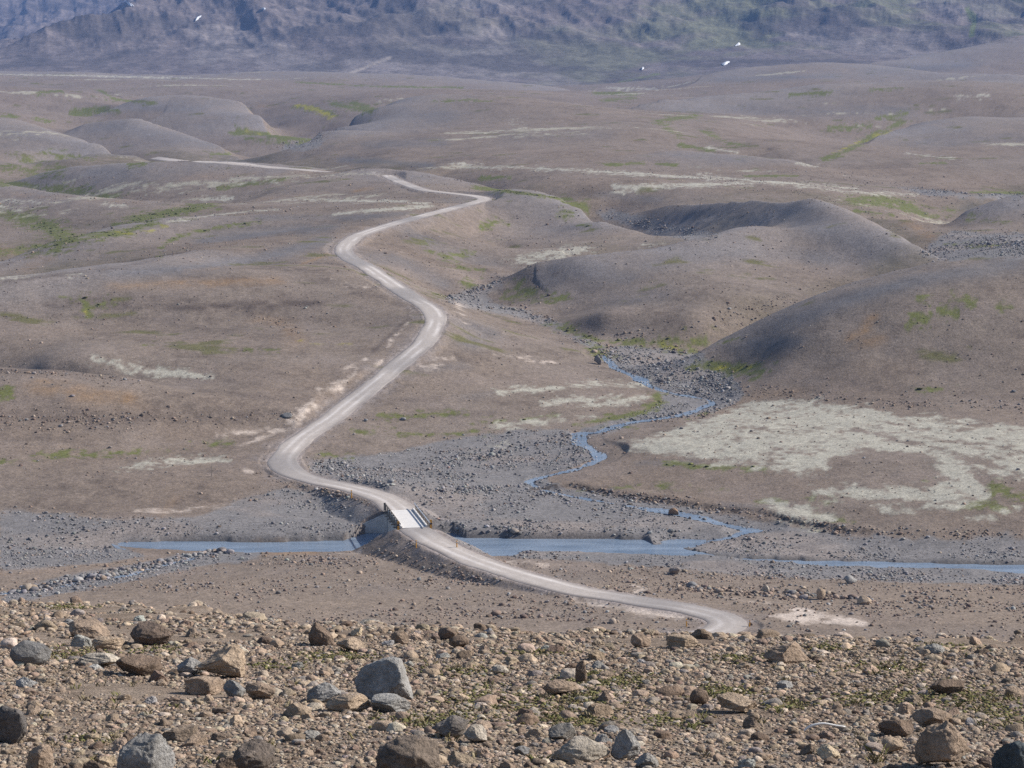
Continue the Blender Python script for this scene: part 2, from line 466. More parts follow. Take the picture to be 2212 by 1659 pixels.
ca = np.linspace(-0.46, 0.46, 240)
cs = np.r_[np.linspace(math.log(225), math.log(1300), 330), np.linspace(math.log(1300), math.log(8200), 170)[1:]]
CA, CS = np.meshgrid(ca, cs)
q = np.c_[CA.ravel(), CS.ravel()]
Tc = np.zeros(len(q))
for i in range(0, len(q), 8000):
    b = q[i:i + 8000]
    dd = ((b[:, None, :] - A_[None, :, :2]) ** 2).sum(-1)
    Tc[i:i + 8000] = tps_k(dd) @ Wt[:NC] + Wt[NC] + b @ Wt[NC + 1:]
Tc = Tc.reshape(CA.shape)

# final grid
rows = [np.exp(np.linspace(math.log(2.0), math.log(9.0), 30, endpoint=False)),
        np.exp(np.linspace(math.log(9.0), math.log(48.0), 380, endpoint=False)),
        np.exp(np.linspace(math.log(48.0), math.log(238.0), 90, endpoint=False)),
        np.exp(np.linspace(math.log(238.0), math.log(480.0), 360, endpoint=False)),
        np.exp(np.linspace(math.log(480.0), math.log(1300.0), 420, endpoint=False)),
        np.exp(np.linspace(math.log(1300.0), math.log(2750.0), 190, endpoint=False)),
        np.exp(np.linspace(math.log(2750.0), math.log(7900.0), 250))]
YR = np.concatenate(rows)
AC = np.r_[np.linspace(-1.3, -0.43, 30, endpoint=False), np.linspace(-0.43, -0.252, 45, endpoint=False), np.linspace(-0.252, 0.252, 1121), np.linspace(0.252, 0.43, 46)[1:], np.linspace(0.43, 1.3, 31)[1:]]
NR, NCOL = len(YR), len(AC)
YY = np.repeat(YR[:, None], NCOL, 1).astype(np.float32)
XX = (AC[None, :] * YR[:, None]).astype(np.float32)


def cubic_rows(M, src, dst):
    """Catmull-Rom resample along axis 0 (src monotone)"""
    f = np.interp(dst, src, np.arange(len(src)))
    i = np.clip(np.floor(f).astype(int), 0, len(src) - 2); k = (f - i)[:, None]
    g = lambda j: M[np.clip(j, 0, len(src) - 1)]
    p0, p1, p2, p3 = g(i - 1), g(i), g(i + 1), g(i + 2)
    return p1 + 0.5 * k * (p2 - p0 + k * (2 * p0 - 5 * p1 + 4 * p2 - p3 + k * (3 * (p1 - p2) + p3 - p0)))


T = cubic_rows(cubic_rows(Tc, cs, np.log(np.maximum(YR, 226))).T, ca, AC).T
Z = EYE + T * YY

# small relief
far = sstep(2600, 3100, YY)
hillf = sstep(360, 520, YY)
Z += hillf * (1 - far) * (fbm(XX, YY, 70, 3, 3) * 0.9 + fbm(XX, YY, 17, 3, 4) * 0.28)
Z += (1 - far) * fbm(XX, YY, 5.0, 3, 5) * 0.10
wide = sstep(880, 1250, YY) * (1 - sstep(2300, 2700, YY))
Z += wide * (fbm(XX, YY * 0.55, 190, 3, 6) * 5.0 - np.abs(fbm(XX * 0.8 + YY * 0.25, YY * 0.5, 240, 2, 7)) * -2.0)
del wide
hz = np.clip((Z - 60) / 60, 0, 1)
rdg = ridged(XX + (Z - 60) * 1.3, YY * 0.35 + Z * 0.4, 210, 5, 8) - 0.5
Z += far * hz * (rdg * 30 + fbm(XX, YY, 90, 4, 9) * 8 + (ridged(XX * 0.9 + Z * 1.1, YY * 0.4 + Z * 0.25, 55, 4, 18) - 0.5) * 9)
del rdg, hz

# near slope in front of the camera
va = np.interp(AC, [-0.24, -0.14, -0.10, -0.03, 0.04, 0.12, 0.24], [1300, 1322, 1366, 1376, 1384, 1388, 1384])
va = va + 9 * vnoise(AC * 110, AC * 0 + 2.2, 44) + 6 * vnoise(AC * 330, AC * 0 + 5.2, 45)
tcr = -at_uv(0, va)[1]
ycr = 1.7 / (tcr - 0.21)
ycr = ycr[None, :] + 0 * YY
zf = EYE - 1.7 - 0.21 * YY
ov = np.clip(YY - ycr, 0, None)
zf -= 0.15 * ov * ov / (ov + 8)
zf += fbm(XX, YY, 6, 3, 21) * 0.10 * sstep(7, 14, YY) + fbm(XX, YY, 1.3, 3, 22) * 0.035 * sstep(7, 14, YY)
iv = np.searchsorted(YR, 238.0)
z_end = Z[iv][None, :]
k = sstep(90, 238, YY)
zf = zf * (1 - k) + (z_end + (238 - YY) * 0.12) * k
Z[:iv] = zf[:iv]
del zf, ov, ycr, k


# --- stamping lines into the grid
def stamp(pts, R):
    """distance to a 3D polyline, height and parameter of its nearest point"""
    D = np.full((NR, NCOL), 1e9, np.float32); PZ = np.zeros((NR, NCOL), np.float32); PT = np.zeros((NR, NCOL), np.float32)
    L = 0.0
    for p, q in zip(pts[:-1], pts[1:]):
        p = np.array(p); q = np.array(q); e = q[:2] - p[:2]; l = float(np.hypot(*e))
        y0, y1 = min(p[1], q[1]) - R, max(p[1], q[1]) + R
        r0, r1 = np.searchsorted(YR, y0), np.searchsorted(YR, y1)
        x0, x1 = min(p[0], q[0]) - R, max(p[0], q[0]) + R
        aa = [x0 / y0, x0 / y1, x1 / y0, x1 / y1]
        c0, c1 = np.searchsorted(AC, min(aa)), np.searchsorted(AC, max(aa))
        sl = (slice(r0, r1), slice(c0, c1))
        x = XX[sl] - p[0]; y = YY[sl] - p[1]
        t = np.clip((x * e[0] + y * e[1]) / (l * l + 1e-9), 0, 1)
        d = np.hypot(x - t * e[0], y - t * e[1])
        m = d < D[sl]
        D[sl] = np.where(m, d, D[sl]); PZ[sl] = np.where(m, p[2] + t * (q[2] - p[2]), PZ[sl]); PT[sl] = np.where(m, L + t * l, PT[sl])
        L += l
    return D, PZ, PT


def smooth_line(pts, step):
    """Catmull-Rom through 3D points, resampled"""
    P = [np.array(p, float) for p in pts]
    P = [2 * P[0] - P[1]] + P + [2 * P[-1] - P[-2]]
    out = []
    for i in range(1, len(P) - 2):
        n = max(2, int(np.linalg.norm(P[i + 1] - P[i]) / step))
        for j in range(n):
            k = j / n
            out.append(0.5 * (2 * P[i] + k * (P[i + 1] - P[i - 1] + k * (2 * P[i - 1] - 5 * P[i] + 4 * P[i + 1] - P[i + 2] + k * (3 * (P[i] - P[i + 1]) + P[i + 2] - P[i - 1])))))
    out.append(P[-2])
    return np.array(out)


# the steep left flank of the central hill
P_ = np.array([(at_uv(u, v)[0], math.log(y)) for u, v, y in ((1345, 455, 772), (1450, 445, 757), (1560, 442, 718), (1660, 442, 686), (1680, 470, 668), (1600, 492, 668), (1500, 486, 694), (1400, 472, 738))])
fl = np.zeros((NR, NCOL), np.float32)
idx_ = np.linspace(0, 3, 13)
for (a0, s0), (a1, s1) in zip(np.c_[np.interp(idx_, range(4), P_[:4, 0]), np.interp(idx_, range(4), P_[:4, 1])], np.c_[np.interp(idx_, range(4), P_[:3:-1, 0]), np.interp(idx_, range(4), P_[:3:-1, 1])]):
    for k in np.linspace(0.2, 0.8, 4):
        a, s_ = a0 + (a1 - a0) * k, s0 + (s1 - s0) * k
        fl = np.maximum(fl, np.exp(-(((AC[None, :] - a) / 0.016) ** 2 + ((np.log(YR)[:, None] - s_) / 0.024) ** 2)).astype(np.float32))
Z -= 3.4 * fl
del fl


BROW_LIT = np.zeros((NR, NCOL), np.float32); HOLLOW_SHADE = np.zeros((NR, NCOL), np.float32)   # sunlight painted into the brow colour; shade mask for hollows, not laid
# sharpen every skyline: a rounded brow on the near side, a hollow just behind it
for pl, dip in CRESTS:
    q3 = []; hh = []
    for j, (u, v, y1, y2) in enumerate(densify(pl, 30)):
        a, t = at_uv(u, v)
        y = y1
        q3.append((a * y, y, EYE + t * y)); hh.append(np.clip((y2 - y1) / y1 * 0.12, 0.0006, 0.0080) * y1)
    if pl[0][0] <= 12: q3.insert(0, (q3[0][0] - 0.12 * q3[0][1], q3[0][1], q3[0][2])); hh.insert(0, hh[0])
    else: hh[0] = 0
    if pl[-1][0] >= 2200: q3.append((q3[-1][0] + 0.12 * q3[-1][1], q3[-1][1], q3[-1][2])); hh.append(hh[-1])
    else: hh[-1] = 0
    q3 = np.array(q3); L = np.r_[0, np.cumsum(np.hypot(*np.diff(q3[:, :2], axis=0).T))]
    ym = q3[:, 1].mean(); w = 0.02 * ym
    D, PZ, PT = stamp(q3, w * 7)
    amp = np.interp(PT.ravel(), L, hh).reshape(PT.shape).astype(np.float32)
    ai = q3[:, 0] / q3[:, 1]; o_ = np.argsort(ai)
    side = YY - np.interp((AC[None, :] + 0 * YY).ravel(), ai[o_], q3[o_, 1]).reshape(YY.shape)
    m = D < w * 7
    x = D / w
    dz = np.where(side > 0, amp * (0.22 * np.exp(-x * x * 4) - x * np.exp(1 - x)), amp * 0.22 * np.exp(-x * x * 0.8))
    Z = np.where(m, Z + dz, Z).astype(np.float32)
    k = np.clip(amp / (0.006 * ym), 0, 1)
    BROW_LIT = np.maximum(BROW_LIT, np.where(m & (side <= 0), k * np.exp(-(x / 2.2) ** 2), 0)).astype(np.float32)
    HOLLOW_SHADE = np.maximum(HOLLOW_SHADE, np.where(m & (side > 0), k * np.exp(-((x - 1.6) / 2.4) ** 2), 0)).astype(np.float32)
del D, PZ, PT, amp, side, m, x, dz, k


def hit(u, v, ymin=60.0, ymax=1e9):
    """ground point seen at a picture position"""
    a, t = at_uv(u, v)
    c = int(np.clip(np.searchsorted(AC, a), 1, NCOL - 1))
    if AC[c] - a > a - AC[c - 1]: c -= 1
    r0 = int(np.searchsorted(YR, ymin)); r1 = int(np.searchsorted(YR, ymax))
    prof = (Z[r0:r1, c] - EYE) / YR[r0:r1]
    m = prof >= t
    if not m.any():
        y = YR[min(r1, NR) - 1]
        return float(a * y), float(y), float(Z[min(r1, NR) - 1, c])
    i = int(np.argmax(m))
    if i == 0:
        y = YR[r0]; z = Z[r0, c]
    else:
        k = (t - prof[i - 1]) / (prof[i] - prof[i - 1] + 1e-12)
        y = YR[r0 + i - 1] + k * (YR[r0 + i] - YR[r0 + i - 1])
        z = EYE + t * y
    return float(a * y), float(y), float(z)


def ground(x, y):
    r = np.clip(np.searchsorted(YR, y) - 1, 0, NR - 2); a = np.asarray(x) / y
    c = np.clip(np.searchsorted(AC, a) - 1, 0, NCOL - 2)
    fr = (y - YR[r]) / (YR[r + 1] - YR[r]); fc = (a - AC[c]) / (AC[c + 1] - AC[c])
    return (Z[r, c] * (1 - fc) + Z[r, c + 1] * fc) * (1 - fr) + (Z[r + 1, c] * (1 - fc) + Z[r + 1, c + 1] * fc) * fr


def poly_mask(poly, ymin=60.0, soft=2, out=None):
    """area outlined in the picture, laid on the ground (bearing, log-distance)"""
    pl = densify(list(poly) + [poly[0]], 14)
    P = []
    for u, v in pl:
        x, y, z = hit(u, v, ymin); P.append((x / y, math.log(y)))
    P = np.array(P)
    M = np.zeros((NR, NCOL), np.float32) if out is None else out
    r0, r1 = np.searchsorted(np.log(YR), P[:, 1].min()), np.searchsorted(np.log(YR), P[:, 1].max())
    c0, c1 = np.searchsorted(AC, P[:, 0].min()), np.searchsorted(AC, P[:, 0].max())
    ga = AC[c0:c1][None, :]; gs = np.log(YR[r0:r1])[:, None]
    ins = np.zeros((r1 - r0, c1 - c0), bool)
    for (a0, s0), (a1, s1) in zip(P[:-1], P[1:]):
        if s0 == s1: continue
        cond = (s0 > gs) != (s1 > gs)
        ins ^= cond & (ga < (a1 - a0) * (gs - s0) / (s1 - s0) + a0)
    M[r0:r1, c0:c1] = np.maximum(M[r0:r1, c0:c1], ins)
    return M


def blur(M, n):
    for _ in range(2):
        for ax in (0, 1):
            c = np.cumsum(np.pad(M, [(n + 1, n) if i == ax else (0, 0) for i in (0, 1)], mode='edge'), axis=ax, dtype=np.float64)
            M = (np.take(c, range(2 * n + 1, c.shape[ax]), ax) - np.take(c, range(0, c.shape[ax] - 2 * n - 1), ax)).astype(np.float32) / (2 * n + 1)
    return M


def blob(M, u, v, ru, rv, k=1.0, ymin=60.0):
    """soft patch on the ground round a picture position"""
    x, y, z = hit(u, v, ymin); a = x / y
    y1 = hit(u, v - rv, ymin)[1]; y0 = hit(u, v + rv, ymin)[1]
    rs = np.clip(min(math.log(y1 / y), math.log(y / y0)), 0.006, 0.035); ra = ru / F
    s = math.log(y)
    ls = np.log(YR)
    r0, r1 = np.searchsorted(ls, s - 2.2 * rs), np.searchsorted(ls, s + 2.2 * rs)
    c0, c1 = np.searchsorted(AC, a - 2.2 * ra), np.searchsorted(AC, a + 2.2 * ra)
    g = np.exp(-1.2 * (((AC[c0:c1][None, :] - a) / ra) ** 2 + ((ls[r0:r1][:, None] - s) / rs) ** 2))
    M[r0:r1, c0:c1] = np.maximum(M[r0:r1, c0:c1], k * g)


def stroke(M, pl, w, k=1.0, ymin=60.0):
    """soft band along a picture line; w = half width in picture units across"""
    for u, v in densify(pl, max(3.0, w * 0.9)):
        blob(M, u, v, w * 2.2, w, k, ymin)


#--TERRAIN-FEATURES--
# --- road bed, river and streams worked into the ground
line_near = smooth_line(R3[:16], 1.2)
line_far = smooth_line(R3[16:], 1.5)
R3F = []
for u, v, y in densify(ROAD_FAR[:-1], 14):
    hx, hy, hz_ = hit(u, v, 840); R3F.append((hx, hy, hz_ + 0.15))
line_back = np.array(R3F)
runs = [[R3F[0]]]
for p, q in zip(R3F[:-1], R3F[1:]):
    if abs(q[1] - p[1]) > 60: runs.append([])
    runs[-1].append(q)
runs = [smooth_line(r_, 3.0) for r_ in runs if len(r_) > 2]
ROADBED = np.zeros((NR, NCOL), np.float32); ROADSIDE = np.zeros((NR, NCOL), np.float32)
for ln, R in ((line_near, 16.0), (line_far, 16.0)):
    D, PZ, PT = stamp(ln, R)
    if ln is line_near: D = D + np.where(D < 50, 2.5 * np.clip(YY - R3[15][1] + 0.3, 0, None), 0)
    if ln is line_far: D = D + np.where(D < 50, 2.5 * np.clip(R3[16][1] + 0.2 - YY, 0, None), 0)
    jit = fbm(XX, YY, 3.0, 2, 61) * 0.35
    near = D < R - 0.5
    fill = PZ - 0.05 - np.clip(D - 3.1 + jit, 0, None) * 0.5
    cut = PZ - 0.05 + np.clip(D - 3.9 + jit, 0, None) * 0.45
    fade = sstep(R, R - 5, D)
    Zn = np.minimum(np.maximum(Z, fill), np.maximum(cut, Z - 6 * fade))
    Z = np.where(near, Z * (1 - fade) + Zn * fade, Z).astype(np.float32)
    Z = np.where(D < 3.0, PZ - 0.07, Z).astype(np.float32)
    ROADBED = np.maximum(ROADBED, sstep(3.4, 2.6, D))
    ROADSIDE = np.maximum(ROADSIDE, sstep(7.5, 2.5, D + jit * 2))
del D, PZ, PT, jit, fill, cut, fade, Zn, near

RIVER = [[(236, 1172), (420, 1171), (600, 1172), (776, 1167), (850, 1162), (960, 1160), (1000, 1163), (1200, 1164), (1388, 1166), (1404, 1172), (1408, 1180),
          (1520, 1168), (1524, 1172), (1450, 1184), (1560, 1203), (1620, 1208), (1760, 1213), (1960, 1217), (2140, 1221), (2212, 1221), (2400, 1222),
          (2400, 1240), (2212, 1236), (1960, 1226), (1760, 1222), (1640, 1217), (1520, 1202), (1410, 1196), (1250, 1189), (1130, 1187), (1112, 1198), (1062, 1200),
          (1000, 1187), (960, 1178), (900, 1170), (862, 1172), (815, 1187), (700, 1191), (540, 1192), (400, 1188), (290, 1180)]]
WM = np.zeros((NR, NCOL), np.float32)
# the river lies in the level plane z = 0
for poly in RIVER:
    pl = densify(poly + [poly[0]], 20)
    P = []
    for u, v in pl:
        y = zdist(v, 0.0); P.append((at_uv(u, v)[0], math.log(y)))
    P = np.array(P)
    r0, r1 = np.searchsorted(np.log(YR), P[:, 1].min()), np.searchsorted(np.log(YR), P[:, 1].max())
    c0, c1 = np.searchsorted(AC, P[:, 0].min()), np.searchsorted(AC, P[:, 0].max())
    ga = AC[c0:c1][None, :]; gs = np.log(YR[r0:r1])[:, None]
    ins = np.zeros((r1 - r0, c1 - c0), bool)
    for (a0, s0), (a1, s1) in zip(P[:-1], P[1:]):
        if s0 != s1:
            ins ^= ((s0 > gs) != (s1 > gs)) & (ga < (a1 - a0) * (gs - s0) / (s1 - s0) + a0)
    WM[r0:r1, c0:c1] = np.maximum(WM[r0:r1, c0:c1], ins)
LEVEL = np.zeros((NR, NCOL), np.float32)
wf = blur(WM, 2)
nb = blur(WM, 12)
Z = np.where(nb > 0.01, np.maximum(Z, 0.12 + 0.5 * (1 - sstep(0, 0.5, nb)) * (0.5 + fbm(XX, YY, 9, 3, 71))), Z)   # banks just above the water
Z = np.where(wf > 0.02, Z * (1 - sstep(0.1, 0.75, wf)) + (-0.6) * sstep(0.1, 0.75, wf), Z).astype(np.float32)
WATERFACE = wf > 0.04

STREAM = [[(1303, 768, 0.5), (1331, 795, 0.7), (1376, 814, 0.8), (1403, 832, 0.9), (1443, 846, 1.0), (1496, 856, 1.1), (1536, 866, 1.2), (1520, 878, 0.8), (1482, 893, 0.8),
           (1430, 903, 0.5), (1363, 912, 0.8), (1323, 923, 1.0), (1291, 933, 1.2), (1254, 936, 1.0), (1257, 957, 1.2), (1275, 968, 1.2), (1297, 981, 1.2), (1286, 994, 1.1),
           (1244, 1013, 0.9), (1190, 1026, 1.0), (1145, 1039.5, 1.1), (1172, 1055, 0.6), (1217, 1066, 0.5), (1283, 1079, 0.5), (1376, 1095, 0.45), (1482, 1111, 0.5),
           (1562, 1127, 0.5), (1612, 1135, 1.2), (1640, 1139, 1.2), (1602, 1146, 0.9), (1575, 1156, 0.8), (1509, 1170, 0.9), (1470, 1178, 0.8)],
          [(-40, 1284, 0.4), (25, 1279, 0.45), (75, 1276, 0.45), (130, 1266, 0.5), (185, 1252, 0.6), (260, 1244, 0.5), (325, 1228, 0.45), (400, 1208, 0.4), (470, 1192, 0.4)],
          ]
stream_cl = []
for si, st in enumerate(STREAM):
    pts = []
    for u, v, w in st:
        x, y, z = hit(u, v, 230)
        if si in (0,) and v > 1120: z = min(z, 0.9 * (1180 - v) / 60 + 0.02)
        pts.append([x, y, z - 0.12, w])
    for i in range(1, len(pts)):           # water only runs downhill
        if si == 0: pts[i][2] = min(pts[i][2], pts[i - 1][2] - 0.01)
    p3 = smooth_line([p[:3] for p in pts], 1.0)
    ws = np.interp(np.linspace(0, 1, len(p3)), np.linspace(0, 1, len(pts)), [p[3] for p in pts])
    stream_cl.append(p3)
    hwm = 0.5
    D, PZ, PT = stamp(p3, 9.0)
    wob = fbm(XX, YY, 4.0, 3, 81) * 0.45
    hw = hwm + wob
    if si == 0:
        lens = np.r_[0, np.cumsum(np.hypot(*np.diff(p3[:, :2], axis=0).T))]
        hw = np.interp(PT.ravel(), lens, ws).reshape(PT.shape).astype(np.float32) * 1.05 + wob * 1.3
    bed = PZ + np.clip(D - hw, -1.0, None) * 0.2
    k = sstep(9, 4, D)
    Z = np.where(D < 9, np.minimum(Z, Z * (1 - k) + bed * k + (1 - k) * 3), Z).astype(np.float32)
    sel = (D < hw + 0.35) & (WM < 0.5)
    LEVEL = np.where(sel & ~WATERFACE, PZ + 0.0, LEVEL).astype(np.float32)
    WATERFACE |= sel
    Z = np.where(sel & (D < hw), np.minimum(Z, PZ - 0.15), Z).astype(np.float32)
del D, PZ, PT, bed, k, wob

chd = np.abs(XX - (R3[15][0] + R3[16][0]) / 2)
chan = (YY > R3[15][1] + 0.7 + np.clip(chd - 5.0, 0, None)) & (YY < R3[16][1] - 0.5 - np.clip(chd - 7.0, 0, None) * 1.8) & (chd < 9.8)
Z = np.where(chan, np.minimum(Z, -0.5), Z).astype(np.float32)

# cut bank below the terrace on the right
BANK = [(1232, 1050), (1290, 1062), (1370, 1076), (1450, 1086), (1560, 1098), (1640, 1108), (1700, 1121), (1760, 1134), (1830, 1148)]
bm_ = np.zeros((NR, NCOL), np.float32)
bp3 = smooth_line([hit(u, v, 230) for u, v in BANK], 1.5)
D, PZ, PT = stamp(bp3, 8.0)
lens = np.r_[0, np.cumsum(np.hypot(*np.diff(bp3[:, :2], axis=0).T))]
jx = fbm(XX, YY, 6, 3, 91) * 0.8
front = (np.interp(XX, bp3[:, 0], bp3[:, 1]) + jx - YY)        # >0 : on the river side
k = sstep(5, 2, D)
Z = np.where((D < 8), Z + k * (np.where(front > 0, -0.15 + 0 * Z, 0.3) * sstep(0.0, 0.7, np.abs(front))), Z).astype(np.float32)
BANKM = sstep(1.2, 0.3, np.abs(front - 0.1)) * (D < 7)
del D, PZ, PT, front, k, jx

# ------------------------------------------------------------------ ground cover: areas
def areas(polys, soft=3, ymin=230):
    M = np.zeros((NR, NCOL), np.float32)
    for p in polys: poly_mask(p, ymin, out=M)
    return blur(M, soft)


ISNEAR = (np.arange(NR) < iv)[:, None]
GRAVEL = areas([
    [(0, 1105), (130, 1112), (260, 1122), (420, 1118), (540, 1075), (620, 1050), (760, 1080), (835, 1112), (776, 1146), (764, 1168), (250, 1171), (236, 1178), (320, 1200), (220, 1215), (0, 1238)],
    [(668, 1000), (760, 985), (860, 975), (1000, 942), (1130, 930), (1236, 930), (1248, 955), (1290, 985), (1240, 1008), (1180, 1030), (1200, 1052), (1330, 1075), (1500, 1100), (1660, 1132), (1790, 1154),
     (2000, 1164), (2240, 1168), (2240, 1262), (2000, 1258), (1800, 1250), (1620, 1242), (1450, 1225), (1250, 1212), (1100, 1204), (1000, 1190), (930, 1130), (890, 1085), (830, 1066), (740, 1042), (668, 1024)],
    [(1300, 762), (1340, 748), (1420, 752), (1500, 760), (1560, 790), (1600, 830), (1605, 862), (1550, 884), (1480, 900), (1400, 908), (1310, 938), (1250, 945), (1255, 930), (1330, 905), (1400, 890), (1440, 860), (1390, 825), (1330, 795)],
    [(0, 1296), (60, 1268), (180, 1236), (300, 1216), (440, 1192), (580, 1186), (560, 1204), (440, 1222), (330, 1245), (220, 1264), (110, 1286), (0, 1306)],
    [(960, 650), (1010, 628), (1070, 606), (1090, 612), (1030, 640), (1060, 655), (1120, 668), (1190, 692), (1250, 725), (1310, 752), (1290, 758), (1200, 712), (1120, 682), (1010, 664)],
    [(1285, 452), (1340, 458), (1420, 480), (1500, 496), (1570, 508), (1500, 520), (1440, 510), (1360, 486), (1300, 468)],
    [(1990, 540), (2060, 498), (2120, 504), (2240, 505), (2240, 560), (2100, 556), (2060, 566), (2010, 552)],
    [(1920, 402), (2020, 410), (2100, 420), (2240, 415), (2240, 426), (2130, 430), (2000, 420)],
    [(595, 318), (650, 305), (692, 293), (700, 300), (690, 318), (640, 326)],
], 3)
MOSS = areas([
    [(1336, 956), (1420, 940), (1490, 918), (1560, 893), (1640, 867), (1720, 864), (1850, 876), (1915, 891), (1960, 906), (2080, 905), (2240, 925), (2240, 1050), (2140, 1018), (2060, 992), (1960, 975),
     (1870, 966), (1790, 988), (1785, 1016), (1740, 1021), (1640, 1005), (1560, 1003), (1470, 987), (1400, 975)],
    [(2000, 985), (2060, 998), (2110, 1028), (2135, 1072), (2060, 1092), (1960, 1082), (1850, 1076), (1760, 1066), (1745, 1056), (1900, 1054), (2010, 1050), (2050, 1030)],
    [(1640, 1088), (1740, 1094), (1812, 1110), (1800, 1130), (1740, 1136), (1690, 1112)],
], 3)
for pl, w, k in [([(1080, 846), (1200, 838), (1290, 828), (1400, 832)], 7, .75), ([(1190, 872), (1260, 862), (1330, 856)], 8, .75), ([(1250, 880), (1330, 872), (1390, 858)], 6, .8),
                 ([(1060, 922), (1140, 912), (1220, 906), (1280, 900)], 5, .8), ([(205, 775), (260, 790), (330, 803), (400, 808), (455, 816)], 6, .75), ([(220, 775), (270, 785)], 8, .7),
                 ([(320, 1000), (390, 996), (470, 992)], 9, .75), ([(250, 1012), (320, 1005)], 5, .5),
                 ([(615, 432), (700, 431), (800, 434), (880, 436), (925, 441)], 4, .95), ([(930, 443), (880, 450), (800, 455), (720, 463)], 4.5, .95), ([(360, 480), (420, 470), (480, 462), (545, 456), (600, 453)], 2.5, .8),
                 ([(440, 432), (500, 429)], 2.5, .7), ([(470, 392), (540, 385), (600, 395)], 5, .5), ([(0, 432), (90, 437)], 3, .6), ([(0, 447), (45, 455)], 3.5, .6), ([(225, 440), (270, 444)], 2.5, .5),
                 ([(1000, 362), (1100, 360), (1200, 366), (1320, 372), (1450, 380), (1560, 388)], 4.5, .85), ([(1330, 405), (1440, 402), (1530, 398), (1620, 396)], 4.5, .8), ([(1510, 378), (1620, 390), (1740, 398), (1850, 408)], 4, .75),
                 ([(1720, 402), (1840, 415), (1980, 420)], 4, .55), ([(1120, 560), (1180, 548), (1260, 540)], 11, .85), ([(1140, 570), (1210, 556)], 8, .7), ([(1380, 530), (1430, 526)], 5, .5),
                 ([(0, 161), (150, 163), (320, 167), (560, 172)], 1.6, .9), ([(1310, 190), (1380, 191), (1420, 194)], 2, .8), ([(1530, 318), (1590, 330)], 3, .7), ([(1720, 352), (1765, 360)], 2, .8),
                 ([(1960, 332), (2060, 342)], 2, .7), ([(2070, 210), (2130, 206)], 3, .5), ([(980, 355), (1040, 358)], 4, .6), ([(1110, 265), (1140, 285)], 6, .3),
                 ([(1930, 905), (2020, 901), (2090, 908)], 5, .7), ([(90, 590), (0, 600)], 2.5, .5), ([(150, 596), (185, 592)], 2.5, .5), ([(2100, 1120), (2200, 1100)], 6, .5), ([(1880, 1090), (1980, 1112)], 4, .4),
                 ([(1380, 955), (1500, 945)], 3, .3), ([(990, 985), (1100, 960)], 3, .15), ([(630, 1020), (645, 1018)], 2, .1)]:
    stroke(MOSS, pl, w, k, 230)
HOLE = np.zeros((NR, NCOL), np.float32)
for pl, w, k in [([(1850, 928), (1940, 950), (2040, 975), (2160, 1012), (2230, 1032)], 6, .9), ([(1880, 905), (1990, 925), (2100, 930)], 5, .6), ([(2000, 945), (2120, 962), (2230, 965)], 4, .45), ([(1640, 985), (1780, 960)], 3, .25),
                 ([(1630, 925), (1700, 935)], 4, .4), ([(1690, 985), (1660, 955)], 3, .3), ([(1560, 960), (1640, 940)], 3, .3), ([(2060, 915), (2140, 922)], 4, .5)]:
    stroke(HOLE, pl, w, k, 230)
MOSS *= 1 - HOLE

